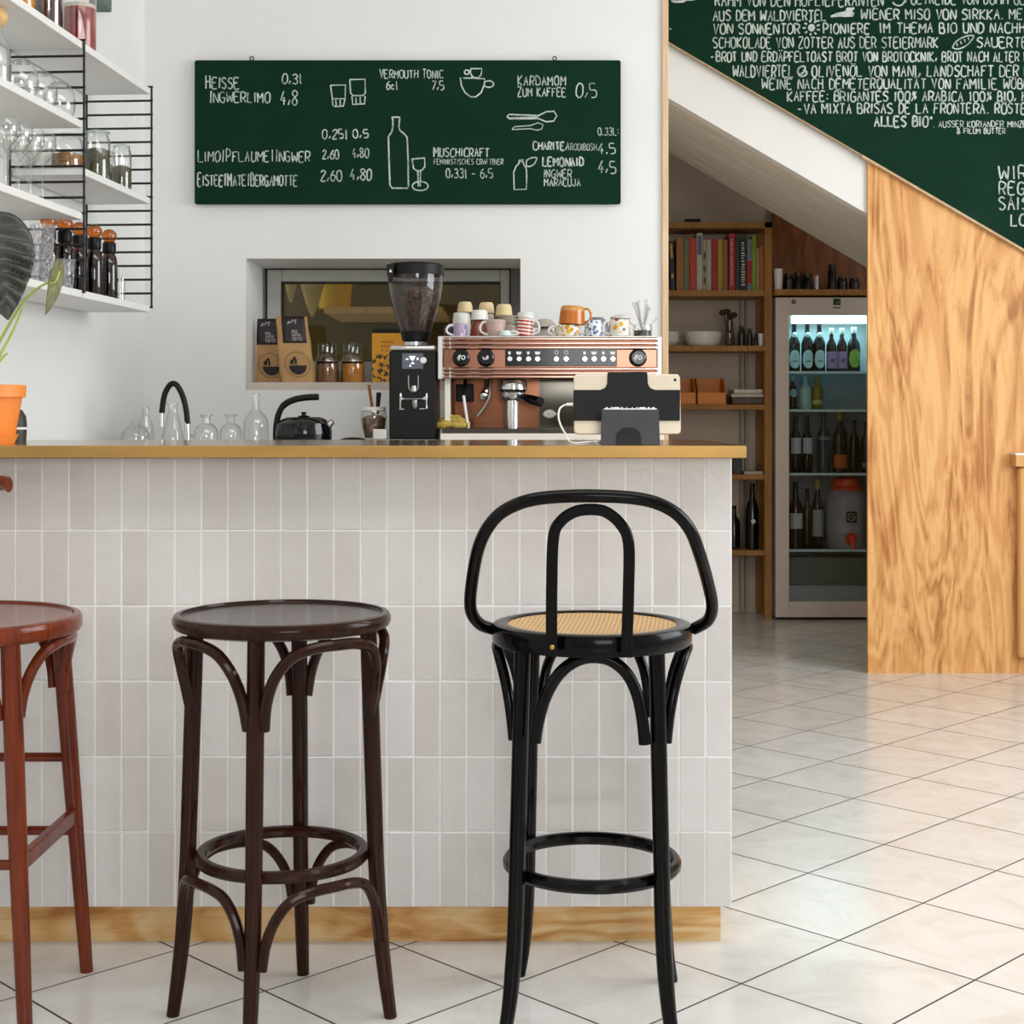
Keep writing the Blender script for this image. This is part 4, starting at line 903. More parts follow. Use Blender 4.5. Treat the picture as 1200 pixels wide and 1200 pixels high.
# ---------------------------------------------------------------- coffee grinder
YG = 5.20
gr_ = thing('coffee_grinder', 'black electric coffee grinder with a hopper of beans left of the machine', 'coffee grinder', (ax(486, YG), YG+.12, ZB))
MB().pbox(456, 411, 511.8, 515, YG, .24).build('body', M_blkpl, gr_, world=True, smooth=False, bevel=.006)
gy = YG+.12
MB().pbox(457, 404.5, 511, 411.5, YG+.004, .23).build('collar', M_chrome, gr_, world=True, smooth=True, bevel=.008, seg=3)
cx = ax(487, gy); zz = lambda y: az(y, gy); k_ = gy/F
MB().lathe([(0, zz(405)), (.041, zz(405)), (.041, zz(401)), (.036, zz(399)), (0, zz(399))], (cx, gy, 0), 32).build('neck_ring', M_chrome, gr_, world=True)
MB().lathe([(15.5*k_, zz(399.5)), (16*k_, zz(398)), (18*k_, zz(389)), (16.5*k_, zz(388.5)), (0, zz(388.5))], (cx, gy, 0), 32).build('hopper_base', M_blkpl, gr_, world=True)
MB().lathe([(18*k_, zz(389)), (21*k_, zz(380)), (26*k_, zz(364)), (30*k_, zz(348)), (32*k_, zz(334)), (32.5*k_, zz(323))], (cx, gy, 0), 36).build('hopper', glass('smoky plastic', (.80, .78, .76), .45, base=.05), gr_, world=True)
t = NT('roasted coffee beans'); v = t.obj(); vo = t.n('TexVoronoi', {'Vector': v, 'Scale': 115})
t.pr(col=t.ramp(vo.outputs['Distance'], [(.1, L((112, 80, 62))), (.5, L((50, 33, 25))), (.85, L((12, 8, 7)))]), rough=.4, normal=t.bump(vo.outputs['Distance'], -1.0, .01)); M_bean = t.m
mb = MB(); mb.lathe([(0, zz(388.3)), (17*k_, zz(388.2)), (20*k_, zz(380)), (25*k_, zz(364)), (28.6*k_, zz(350)), (29.5*k_, zz(343)), (28*k_, zz(338)), (14*k_, zz(335)), (0, zz(333))], (cx, gy, 0), 36)
bo = mb.build('coffee_beans', M_bean, gr_, world=True); bo['kind'] = 'stuff'
mb = MB(); mb.lathe([(0, zz(309.5)), (30*k_, zz(309.5)), (33.5*k_, zz(311.5)), (33.5*k_, zz(323)), (31*k_, zz(323.5)), (0, zz(321))], (cx, gy, 0), 36); lid = mb.build('hopper_lid', M_blk, gr_, world=True)
mb = MB(); mb.prism([(ax(453, gy-.08), az(310, gy-.08)), (ax(462, gy-.08), az(309.5, gy-.08)), (ax(461, gy-.08), az(322, gy-.08)), (ax(457.5, gy-.08), az(331, gy-.08)), (ax(455.5, gy-.08), az(331, gy-.08))], gy-.085, gy-.05); lt = mb.build('lid_tab', M_blk, lid, world=True, smooth=False, bevel=.002)
MB().prism([(ax(456, gy-.085), az(319, gy-.085)), (ax(459.5, gy-.085), az(319, gy-.085)), (ax(457.7, gy-.085), az(315, gy-.085))], gy-.0857, gy-.085).build('tab_mark', M_ink, lt, world=True, smooth=False)
ds = MB().pbox(471, 414, 496, 432.3, YG-.0025, .004).build('display', pm('grey display', (92, 96, 106), .2), gr_, world=True, smooth=False, bevel=.001)
mb = MB()
for pl_ in ([(479.5, 417.2), (487, 417.2), (485.5, 421), (483.5, 423), (481, 421)], [(475.8, 420), (478.6, 420), (478.6, 421.8), (475.8, 421.8)], [(488, 419.2), (490.5, 419.2), (490.5, 422), (488.6, 422)], [(481.5, 426.5), (482.5, 424.5), (484.5, 424.5), (486, 426.5)], [(479.8, 428), (481.3, 427), (482, 429.5), (480, 429.8)]):
    mb.prism([(ax(x, YG), az(y, YG)) for x, y in pl_], YG-.0031, YG-.0025)
mb.build('display_icon', emit('lit display icon', (.85, .9, 1), 1.6), ds, world=True, smooth=False)
MB().lathe([(0, .004), (.0095, .004), (.0115, .0)], at(496, 422.3, YG-.0025), 20, FWD).build('round_button', M_ink, gr_, world=True)
c = at(484.8, 449, YG)
mb = MB(); P = [(478.8, 440), (478.8, 452), (480.5, 457), (484.5, 459), (488.5, 457), (490, 452), (490, 440)]
mb.tube(cr([at(x, y, YG-.004) for x, y in P], 4), .0022, 6); mb.build('chute_rim', M_steel, gr_, world=True)
MB().lathe([(0, 0), (.011, 0), (.009, .018), (0, .018)], at(484.6, 458.2, YG-.013), 16).build('chute', M_steel, gr_, world=True)
mb = MB()
for x in (469.2, 499.8): mb.tube([at(x, 461, YG-.006), at(x, 478.5, YG-.006)], .0028, 8)
mb.tube([at(467.5, 479.5, YG-.006), at(474, 479.5, YG-.006)], .003, 6); mb.tube([at(491.5, 479, YG-.006), at(498, 479, YG-.006)], .003, 6)
mb.prism([(ax(469.5, YG), az(464, YG)), (ax(474.5, YG), az(467.7, YG)), (ax(469.5, YG), az(469, YG))], YG-.01, YG); mb.prism([(ax(499.5, YG), az(463.5, YG)), (ax(494, YG), az(467.5, YG)), (ax(499.5, YG), az(469, YG))], YG-.01, YG)
mb.tube([at(470, 467.6, YG-.006), at(499, 467.2, YG-.006)], .0018, 6)
mb.build('portafilter_fork', M_chrome, gr_, world=True)
mb = MB(); mb.tube([at(486, 469, YG-.006), at(486, 476, YG-.006), at(486, 478.8, YG-.006)], [.0095, .0095, .005], 12); mb.build('fork_switch', M_steel, gr_, world=True)
MB().pbox(431, 515, 511.5, HY+(H-ZB)*F/(YG-.03), YG-.03, .3).build('base_tray', M_steel, gr_, world=True, smooth=False, bevel=.002)
# small knock box parts beside it
tag(MB().pbox(437, 503, 453, 514.8, YG-.02, .05).build('dosing_box', M_alu, loc=at(445, 514.9, YG), world=True, smooth=False, bevel=.003), 'small aluminium box on the tray left of the grinder', 'box')
# jar with stirring sticks
YJ = 5.30
sj = thing('utensil_jar', 'round glass jar with dark contents and wooden sticks left of the grinder', 'jar', (ax(438, YJ), YJ, az(515, YG-.03)+.0005)); k_ = YJ/F
zj = lambda y: az(y, YJ)-az(515, YG-.03)-.0005
MB().lathe([(0, 0), (10*k_, 0), (11*k_, zj(512)), (14*k_, zj(502)), (15.5*k_, zj(490)), (14.5*k_, zj(482)), (12.5*k_, zj(478))], n=28).build('glass_body', M_clear, sj)
MB().lathe([(0, .004), (10*k_, .004), (12.7*k_, zj(502)), (14.2*k_, zj(490)), (9*k_, zj(487)), (0, zj(486))], n=24).build('contents', pm('brown and pale sachets', (120, 92, 62), .7, var=.7, scale=45), sj)
MB().lathe([(12*k_, zj(482)), (14*k_, zj(481)), (14.2*k_, zj(477.5)), (12.5*k_, zj(476.8)), (12*k_, zj(479))], n=28).build('rim', M_porc, sj)
mb = MB(); mb.tube([Vector((.0, 0, zj(490))), Vector((ax(432.5, YJ)-ax(438, YJ), -.01, zj(451)))], .006, 6, ref=(0, 1, 0), ry=.003); mb.build('wooden_spatula', wood('spatula wood', (120, 78, 44), (160, 112, 68), .6), sj)
mb = MB(); mb.tube([Vector((.012, 0, zj(485))), Vector((ax(444, YJ)-ax(438, YJ), .0, zj(460)))], [.006, .009], 8); mb.build('black_handle', M_blkpl, sj)
tag(MB().lathe([(0, 0), (.05, 0), (.052, .004), (.03, .012), (.008, .014), (0, .014)], n=28).build('pan_lid', M_blk, loc=at(414, 517.2, 5.25)), 'flat black lid lying on the back counter right of the kettle', 'lid')
# ---------------------------------------------------------------- kettle
YK = 5.25; k_ = YK/F; zk = lambda y: az(y, YK)-ZB
M_ket = pm('black enamel', (6, 7, 8), .1, var=.1, spec=.45)
ke = thing('kettle', 'black kettle with a tall curved handle on the back counter', 'kettle', (ax(356, YK), YK, ZB))
MB().lathe([(0, 0), (31*k_, 0), (32.5*k_, .006), (33*k_, zk(506)), (31*k_, zk(496)), (26*k_, zk(491.5)), (20*k_, zk(489)), (0, zk(488.5))], n=40).build('body', M_ket, ke)
MB().lathe([(0, 0), (.02, 0), (.022, .003), (.008, .006), (.0075, .012), (.011, .016), (0, .018)], (0, 0, zk(488.6)), 24).build('lid_knob', M_blkpl, ke)
L_ = lambda x, y, dy=0: Vector((ax(x, YK)-ax(356, YK), dy, zk(y)))
mb = MB(); mb.tube(cr([L_(323.5, 520), L_(323.5, 502), L_(326, 487), L_(332, 475.5), L_(343, 469), L_(357, 466), L_(373.5, 465.2)], 5), [.0105]*15+[.0115]*16, 12, ref=(0, 1, 0), ry=.0125); mb.build('handle', M_blk, ke)
mb = MB(); mb.tube([L_(379, 503, -.01), L_(385, 498, -.012), L_(390.5, 493.5, -.014)], [.022, .015, .009], 14); mb.build('spout', M_steel, ke, label='bare steel spout')
# ---------------------------------------------------------------- tap, carafes
YP2 = 5.20; k_ = YP2/F
tp = thing('tap', 'black and chrome swan neck kitchen tap at the left of the back counter', 'tap', (ax(219.5, YP2), YP2, ZB))
L_ = lambda x, y, dy=0: Vector((ax(x, YP2)-ax(219.5, YP2), dy, az(y, YP2)-ZB))
MB().lathe([(0, 0), (.016, 0), (.016, .008), (.0095, .012), (.0095, L_(0, 494).z), (0, L_(0, 494).z)], n=20).build('base', M_chrome, tp)
MB().tube([L_(219.5, 511), L_(226, 511)], .006, 10).build('lever', M_chrome, tp)
mb = MB(); mb.tube(cr([L_(219.8, 497), L_(218.2, 481), L_(214, 464), L_(208, 452.5), L_(203, 449.5), L_(198, 452.5), L_(192.5, 464), L_(189.5, 484)], 6), .0098, 14); mb.build('hose_neck', M_blk, tp)
mb = MB(); mb.tube([L_(189.4, 483.5), L_(189, 500)], .0075, 14); mb.build('nozzle', M_chrome, tp)
def vessel(name, label, x, Y, prof, group='glass carafes on the back counter', cat='carafe'):
    k = Y/F; o = thing(name, label, cat, (ax(x, Y), Y, ZB), 0, group)
    P = [(0, 0)]+[(w_/2*k, (0 if y is None else az(y, Y)-ZB)) for w_, y in prof]
    MB().lathe(P, n=28).build('glass_body', M_clear, o)
    MB().tube(circ((0, 0), P[-1][0], 28, P[-1][1]), .0016, 6, closed=True).build('rim', M_clear, o)
    return o
vessel('carafe', 'squat glass carafe with flared neck in the corner left of the tap', 159, 5.35, [(32, None), (34, 513), (30, 506), (18, 499), (10, 496), (13, 492.5)])
vessel('carafe', 'cone shaped glass carafe just behind the tap', 202.5, 5.38, [(26, None), (27, 514), (20, 500), (12, 484), (10, 476), (13, 472.5)])
vessel('carafe', 'round shouldered carafe just right of the tap', 241.5, 5.3, [(28, None), (29, 512), (28, 504), (20, 498.5), (10, 496), (9, 490), (15, 486.5)])
vessel('carafe', 'round shouldered carafe, second to the right of the tap', 270.5, 5.3, [(25, None), (26, 512), (25, 504), (18, 498.5), (9, 496), (9, 490), (15, 486.5)])
vessel('glass_bottle', 'tall clear glass bottle just left of the kettle', 300, 5.36, [(29, None), (30, 512), (29, 494), (22, 487), (10, 481), (8, 470), (9, 461.5)], cat='bottle')
vessel('glass_bottle', 'slim clear bottle behind the corner carafe beside the tap', 171, 5.48, [(18, None), (19, 510), (17, 498), (9, 490), (8, 478)], cat='bottle')
# ---------------------------------------------------------------- things on the window sill
M_kraft = pm('kraft paper', (186, 146, 96), .8, var=.10, scale=20, bump=.15)
M_blab = pm('dark plum label', (34, 22, 26), .5)
M_print = pm('black print', (30, 24, 22), .7)
M_cls = pm('white label print', (225, 220, 215), .7)
def coffee_bag(x0, Y, label, rz):
    b = thing('coffee_bag', label, 'coffee bag', (ax(x0, Y), Y, nz0), rz, 'kraft coffee bags on the sill')
    h = .262; rows_ = []; n = 28
    def sec(z):
        u = z/h; wx = .068*(1-.10*u) if u > .08 else .064; dy = .042*max(0.0, 1-u)**.55+.004; sh_ = -.030*u
        lean = .0
        return wx, dy, sh_
    R_ = []
    for i in range(15):
        z = h*i/14; wx, dy, sh_ = sec(z); ring_ = []
        for k in range(n):
            a = 2*PI*k/n; ca, sa = math.cos(a), math.sin(a); e = .35
            px_ = wx*math.copysign(abs(ca)**e, ca)+sh_; py_ = dy*math.copysign(abs(sa)**e, sa)
            q = noise.noise(Vector((px_*25+x0, py_*25, z*18)))*.004
            ring_.append((px_+q, py_+q, z))
        R_.append(ring_)
    MB().rings(R_).build('paper_bag', M_kraft, b, ang=50)
    def front(u, z, off=.0035):               # point on the front face; u = -1..1
        wx, dy, sh_ = sec(z); return Vector((u*wx*.97+sh_, -dy-off, z))
    mb = MB(); vs = []; K = 10
    for i in range(K+1):
        z = h*(.60+.402*i/K)
        for j in range(7): vs.append(front(-.62+1.52*j/6, z))
    mb.add(vs, [(i*7+j, i*7+j+1, (i+1)*7+j+1, (i+1)*7+j) for i in range(K) for j in range(6)])
    lb = mb.build('label', M_blab, b)
    d = lb.modifiers.new('thick', 'SOLIDIFY'); d.thickness = .0006
    mb = MB()
    for txt, z_, hh, u0, u1 in (('SOUL', .205, .011, -.02, .42), ('SUPER', .192, .009, -.02, .55), ('COFFEE', .174, .014, -.02, .68)):
        tot = sum(ADV.get(c_, 6)+1.7 for c_ in txt); xx = 0
        for c_ in txt:
            for s_ in glyph(c_): mb.tube([front(u0+(u1-u0)*(xx+gx)/tot, z_-.008+gy/9*hh, .0048) for gx, gy in s_], .00062, 4)
            xx += ADV.get(c_, 6)+1.7
    def frontc(cu, cz, r, k): q = 2*PI*k/24; return front(cu+r*math.cos(q)/.065, cz+r*math.sin(q), .0052)
    mb.tube([front(.08, .243, .005)+Vector((.015*math.cos(q), 0, .012*math.sin(q))) for q in [PI+PI*k/8 for k in range(9)]], .0012, 4)
    mb.tube([front(-.25, .232, .005), front(-.1, .243, .005), front(.0, .236, .005), front(.12, .25, .005), front(.2, .243, .005), front(.36, .25, .005)], .0016, 4)
    mb.build('label_print', M_cls, b)
    mb = MB(); C_ = (.16, .072)
    mb.tube([frontc(C_[0], C_[1], .05, k) for k in range(24)], .0009, 4, closed=True)
    mb.build('print_ring', M_print, b)
    # round print: black lower half disc and an upright figure
    mb = MB(); P = [front(C_[0]+.035*math.cos(q)/.065, C_[1]+.035*math.sin(q)-.004, .0045) for q in [PI+PI*k/12 for k in range(13)]]
    mb.add([*P], [list(range(13))]); mb.tube([front(C_[0]-.30, C_[1]+.002, .005), front(C_[0]-.25, C_[1]+.02, .005), front(C_[0]-.12, C_[1]+.03, .005)], .0035, 5); mb.tube([front(C_[0]-.08, C_[1]+.002, .005), front(C_[0]-.10, C_[1]+.026, .005)], .0035, 5); mb.tube([front(C_[0]-.42, C_[1]+.002, .005), front(C_[0]-.36, C_[1]+.018, .005)], .003, 5)
    mb.build('print_emblem', M_print, b)
coffee_bag(319, 6.18, 'kraft coffee bag standing against the niche wall, half behind the other bag', 0)
coffee_bag(350, 6.03, 'kraft coffee bag with plum label in front, nearer the spice jars', 0)
def spice(x, Y, m, label):
    k = Y/F; o = thing('spice_jar', label, 'jar', (ax(x, Y), Y, nz0), 0, 'spice jars on the sill'); zq = lambda y: az(y, Y)-nz0
    MB().lathe([(0, 0), (13*k, 0), (13.6*k, .004), (13.6*k, zq(422)), (11.5*k, zq(417)), (10.6*k, zq(415))], n=32).build('glass_body', M_clear, o)
    MB().lathe([(0, .003), (12.8*k, .003), (13.1*k, .006), (13.1*k, zq(423)), (0, zq(422))], n=28).build('contents', m, o)
    MB().lathe([(9.8*k, zq(416)), (11.5*k, zq(414)), (11*k, zq(405)), (11.4*k, zq(402.5)), (9*k, zq(401.5)), (0, zq(402))], n=28).build('lid', M_lid, o)
    mb = MB(); mb.tube([(13.9*k*math.cos(a), 13.9*k*math.sin(a), zq(425)) for a in [-2.6+2.1*i/12 for i in range(13)]], .0012, 4, ref=(0, 0, 1), ry=.0055); mb.build('label_tape', M_blk, o)
spice(383.5, 6.2, pm('cinnamon powder', (142, 96, 60), .9, var=.1), 'spice jar of brown powder beside the coffee bags')
spice(413.5, 6.2, pm('turmeric powder', (196, 128, 30), .9, var=.1), 'spice jar of ochre yellow powder, right of the brown one')
yb_ = thing('tea_box', 'tall yellow printed box with black top edge behind the grinder', 'box', (ax(456, 6.2), 6.2, nz0))
t = NT('yellow printed card'); v = t.obj(); z_ = t.n('SeparateXYZ', {0: v}).outputs[2]
vo = t.n('TexVoronoi', {'Vector': v, 'Scale': 60}, feature='DISTANCE_TO_EDGE').outputs['Distance']
nz_ = t.noise(v, 50, 2); low = t.math('LESS_THAN', z_, .118)
ink = t.math('MULTIPLY', low, t.math('GREATER_THAN', nz_, .52))
t.pr(col=t.mix(ink, L((214, 150, 22)), L((70, 46, 14))), rough=.5)
MB().box((-.068, -.02, 0), (.068, .06, .205)).build('carton', t.m, yb_, smooth=False, bevel=.001)
MB().box((-.066, -.018, .205), (.066, .058, .222)).build('black_lid', M_blk, yb_, smooth=False, bevel=.001)
mb = MB()
for z0, w0 in ((.165, .042), (.148, .05), (.13, .07)):
    for k in range(5): mb.box((-.03+k*.012*w0/.05, -.0206, z0), (-.03+k*.012*w0/.05+.008, -.02, z0+.008))
mb.build('print', pm('orange print', (190, 96, 16), .6), yb_, smooth=False)
# ---------------------------------------------------------------- tablet till on the bar
YTb = 3.50
tb = thing('tablet_till', 'tablet in a black holder seen from behind on the bar', 'tablet', (ax(735, YTb), YTb, ZW))
L3 = lambda x, y, dy=0: Vector((ax(x, YTb)-ax(735, YTb), dy, az(y, YTb)-ZW))
def tilt(mb): return mb.xf(Matrix.Translation((0, .0, .0)) @ Matrix.Rotation(-.16, 4, 'X') @ Matrix.Translation((0, 0, 0)))
def face(poly, y0, y1, bev=.001): return MB().prism([(L3(x, y).x, L3(x, y).z) for x, y in poly], y0, y1)
def rpoly(x0, y0, x1, y1, r, n=4):
    P = []
    for cx_, cy_, a0 in ((x1-r, y0+r, -90), (x1-r, y1-r, 0), (x0+r, y1-r, 90), (x0+r, y0+r, 180)):
        for k in range(n+1): q = math.radians(a0+90*k/n); P.append((cx_+r*math.cos(q), cy_+r*math.sin(q)))
    return P
M_ipad = pm('pale gold aluminium', (206, 194, 172), .35, .5, var=.02)
sh_dy = .0
slab_ = tilt(face(rpoly(673, 436, 799, 508, 5), .01, .017)).build('tablet_back', M_ipad, tb, smooth=False, bevel=.002)
tilt(MB().lathe([(0, .0008), (.003, .0008), (.0034, 0)], L3(793, 443, .0095), 14, FWD)).build('camera_lens', M_blkgl, slab_)
P = [(713, 434.5), (760, 434.5), (760.5, 448), (763, 453), (769, 455.5), (798.5, 455.5), (797.5, 492), (672.5, 492), (672.5, 455.5), (704, 455.5), (710, 453), (712.5, 448)]
tilt(face(P, .0035, .0095)).build('holder', M_blkpl, tb, smooth=False, bevel=.0012)
M_dgrey = pm('dark grey stand', (52, 52, 58), .45)
MB().prism([(L3(x, y).x, L3(x, y).z) for x, y in [(703.5, 480), (769.5, 480), (771, 521.3), (702.5, 521.3)]], -.052, -.046).build('stand', M_dgrey, tb, smooth=False, bevel=.0015)
MB().box((L3(703.5, 0).x, -.05, .0), (L3(770.5, 0).x, .06, .005)).build('stand_foot', M_dgrey, tb, smooth=False, bevel=.001)
MB().box((L3(715, 0).x, -.046, .058), (L3(758, 0).x, .012, .066)).build('stand_arm', M_blkpl, tb, smooth=False)
mb = MB(); mb.prism([(L3(x, y).x, L3(x, y).z) for x, y in [(720, 521.2), (720, 514)]+[(734.5+14.5*math.cos(q), 512-11.5*math.sin(q)) for q in [PI-PI*k/12 for k in range(13)]]+[(749.5, 521.2)]], -.0535, -.052); mb.build('stand_cutout', M_blkpl, tb, smooth=False)
mb = MB()
for x0, x1 in ((708.5, 710.5), (714, 716), (717, 724), (726, 728), (732, 733), (738.5, 739.5), (743.5, 745), (747, 754), (757, 759), (762, 764.5)): mb.box((L3(x0, 0).x, -.053, L3(0, 478.8).z), (L3(x1, 0).x, -.046, L3(0, 477.2).z))
mb.box((L3(706, 0).x, -.052, L3(0, 480).z), (L3(767, 0).x, -.046, L3(0, 478.6).z))
mb.build('hinge', M_steel, tb, smooth=False)
cb = thing('charging_cable', 'white charging cable looping from the tablet down to the bar', 'cable', (ax(655, YTb), YTb, ZW))
o_ = Vector((ax(655, YTb), YTb, ZW))
mb = MB(); mb.tube(cr([at(666, 474, YTb+.005)-o_, at(661, 475, YTb+.005)-o_, at(656, 479, YTb)-o_, at(654.5, 488, YTb-.01)-o_, at(657, 498, YTb-.02)-o_, at(663, 509, YTb-.03)-o_, Vector((ax(669, YTb)-o_.x, -.03, .003)), Vector((ax(690, YTb)-o_.x, .02, .003)), Vector((ax(702, YTb)-o_.x, .1, .003))], 6), .0022, 8); mb.build('cord', M_ink, cb)
mb = MB(); mb.tube([at(664, 474, YTb+.005)-o_, at(671.5, 473.8, YTb+.004)-o_], .0038, 8); mb.build('plug', M_ink, cb)
# ---------------------------------------------------------------- plant pot at the left end of the bar
YPt = 3.50; k_ = YPt/F; xo = -22
M_terra = pm('orange glazed terracotta', (240, 140, 62), .45, var=.05, scale=14)
pp = thing('potted_plant', 'orange pot with a dark ribbed leaf plant at the left end of the bar', 'potted plant', (ax(xo, YPt), YPt, ZW))
zp = lambda y: az(y, YPt)-ZW
MB().lathe([(0, .012), (36*k_, .012), (38.5*k_, zp(509)), (46*k_, zp(466)), (50*k_, zp(465.5)), (50.5*k_, zp(451.5)), (48*k_, zp(451)), (45*k_, zp(456)), (0, zp(457))], n=48).build('pot', M_terra, pp)
MB().lathe([(0, 0), (37*k_, 0), (38*k_, .004), (41*k_, zp(511)), (42*k_, zp(509)), (39.5*k_, zp(509)), (36*k_, .008), (0, .008)], n=48).build('saucer', M_terra, pp)
MB().lathe([(0, zp(454)), (30*k_, zp(455)), (45*k_, zp(456))], n=32).build('soil', pm('potting soil', (44, 32, 24), .95, var=.4, scale=60, bump=1), pp)
t = NT('dark ribbed leaf'); v = t.obj()
t.pr(col=t.ramp(t.noise(v, 18, 3), [(.3, L((34, 38, 32))), (.7, L((66, 68, 58)))]), rough=.32, spec=.5); M_leaf = t.m
M_leaf2 = pm('olive leaf back', (96, 94, 48), .45, var=.2, scale=20)
M_stem = pm('light green stem', (170, 196, 92), .45, var=.1)
def leaf(base, tip, width, nrm, mat, name, parent, ribs=8, depth=.017, fold=.2):
    base, tip = Vector(base), Vector(tip); ax_ = tip-base; Ln = ax_.length; ax_.normalize()
    nrm = Vector(nrm); nrm = (nrm-ax_*nrm.dot(ax_)).normalized(); sd = ax_.cross(nrm)
    K, J = 40, 16; vs = []
    for i in range(K+1):
        u = i/K
        w_ = width*(math.sin(PI*min(1, u**.62))**.8)*(1-.12*u) if 0 < u < 1 else 0.0
        for j in range(J+1):
            s_ = -1+2*j/J
            ph = (u-abs(s_)*.16)*ribs*2*PI
            z = depth*math.sin(ph)*(abs(s_)**.5)*(1-abs(s_)**4)*math.sin(PI*u)-fold*abs(s_)*w_*.5-.25*Ln*(u-.5)**2
            vs.append(base+ax_*(u*Ln-(.16*Ln*(abs(s_)**1.5)*max(0, 1-u*3) if u < .35 else 0))+sd*(s_*w_)+nrm*z)
    mb = MB(); mb.add(vs, [(i*(J+1)+j, i*(J+1)+j+1, (i+1)*(J+1)+j+1, (i+1)*(J+1)+j) for i in range(K) for j in range(J)])
    o = mb.build(name, mat, parent, ang=180); d = o.modifiers.new('thick', 'SOLIDIFY'); d.thickness = .0012; return o
P0 = Vector((ax(xo, YPt), YPt, ZW)); lp = lambda x, y, Y=YPt: at(x, y, Y)-P0
leaf(lp(-6, 262, 3.42), lp(8, 373, 3.38), .080, (.15, -1, .12), M_leaf, 'leaf', pp)
leaf(lp(71, 312, 3.5), lp(55.5, 369, 3.46), .019, (.75, -.6, .1), M_leaf2, 'leaf', pp, ribs=3, depth=.002)
leaf(lp(-60, 240, 3.6), lp(-95, 330, 3.55), .06, (-.3, -1, .2), M_leaf, 'leaf', pp)
for P in ([(-18, 455), (-10, 420), (8, 385), (30, 350), (52, 333), (64, 331), (70, 318)], [(-25, 455), (-12, 400), (-2, 350), (-4, 300), (-5, 266)], [(-30, 455), (-42, 380), (-58, 300), (-60, 245)], [(-20, 455), (-5, 425), (14, 390), (26, 362)], [(-16, 455), (-6, 432), (4, 418), (9, 414)]):
    MB().tube(cr([lp(x, y, YPt-.02) for x, y in P], 4), [.0042-.0022*i/(4*(len(P)-1)) for i in range(4*(len(P)-1)+1)], 8).build('stem', M_stem, pp)
sp_ = thing('thermos', 'black dome topped flask with a white band behind the orange pot', 'flask', (ax(14, 3.72), 3.72, ZW)); k_ = 3.72/F; zq = lambda y: az(y, 3.72)-ZW
MB().lathe([(0, 0), (16*k_, 0), (16.5*k_, zq(512)), (17*k_, zq(498)), (16*k_, zq(488)), (12*k_, zq(481)), (6*k_, zq(478)), (0, zq(477.5))], n=32).build('body', pm('charcoal plastic', (46, 44, 42), .5), sp_)
MB().lathe([(16.8*k_, zq(503.5)), (17.5*k_, zq(503)), (17.5*k_, zq(501)), (16.8*k_, zq(500.5))], n=32).build('band', M_ink, sp_)
# wall socket strip behind, kitchen props seen through the window
tag(MB().lathe([(0, 0), (.075, 0), (.09, .16), (.088, .16), (.072, .004), (0, .004)], n=24).build('bucket', pm('yellow bucket plastic', (214, 178, 20), .5), loc=(ax(392, 7.4), 7.4, az(362, 7.4))), 'yellow bucket on the kitchen shelf seen through the window', 'bucket')
tag(MB().box((ax(384, 7.4), 7.25, az(362, 7.4)-.03), (ax(520, 7.4), 7.99, az(362, 7.4)-.0005)).build('kitchen_shelf', M_pine, loc=(ax(450, 7.4), 7.6, az(362, 7.4)-.03), world=True, smooth=False), 'wooden kitchen shelf seen through the window carrying a yellow bucket', 'shelf')
def hcloth(x, y0, y1, wd, Y, label):
    n, K = 22, 8; R_ = []; h = (y1-y0)*Y/F
    for i in range(K+1):
        u = i/K; w_ = wd*Y/F*(1-u)**.8+.004
        R_.append([(w_*math.cos(2*PI*k/n)*(1+.18*math.cos(6*2*PI*k/n+i*.3)), .35*w_*math.sin(2*PI*k/n), -u*h) for k in range(n)])
    tag(MB().rings(R_).build('hanging_cloth', pm('pale linen', (196, 178, 138), .9, var=.08, scale=20), loc=(ax(x, Y), Y, az(312, 7)-.0004)), label, 'cloth', 'cloths hanging in the kitchen')
hcloth(366, 312, 371, 17, 7.0, 'pale cloth hanging in a point behind the window, larger one')
hcloth(341, 312, 352, 9, 7.1, 'small pale cloth hanging behind the left part of the window')
tag(MB().box((-1.85, 6.98, az(312, 7)), (XE-.1005, 7.12, az(312, 7)+.03)).build('cloth_rail', M_pine, loc=at(361, 312, 7.0), world=True, smooth=False), 'wooden rail in the kitchen the cloths hang from', 'rail')
lamp('kitchen_fill_light', (-.2, 7.3, 2.7), 5, (1, .88, .62), .1)  # unseen warm light, added to brighten the kitchen behind the pane
# ---------------------------------------------------------------- shelf unit under the stair
YU = 8.68
M_sw = wood('pine shelf wood', (150, 104, 58), (188, 140, 86), .5)
su = thing('shelf_unit', 'open pine shelf unit with books and dishes beyond the bar', 'shelf unit', (ax(840, YU), YU+.15, 0))
UD = .30
def ub(x0, y0, x1, y1, d=UD, nm='shelf_board'): return MB().pbox(x0, y0, x1, y1, YU, d).build(nm, M_sw, su, world=True, smooth=False, bevel=.002)
ub(735, 260, 905, 267)
for y0, y1 in ((340, 347), (405, 411.5), (474, 480), (556, 562), (645, 651)): ub(735, y0, 896, y1)
for x0, x1 in ((896, 905), (728, 735)):
    a = at(x0, 260, YU); b = at(x1, 0, YU); MB().box((a.x, YU, 0), (b.x, YU+.035, a.z)).build('upright', M_sw, su, world=True, smooth=False, bevel=.002)
    MB().box((a.x, YU+UD-.035, 0), (b.x, YU+UD, a.z)).build('upright', M_sw, su, world=True, smooth=False, bevel=.002)
ZS = {y: az(y, YU)+.0006 for y in (260, 340, 405, 474, 556, 645)}
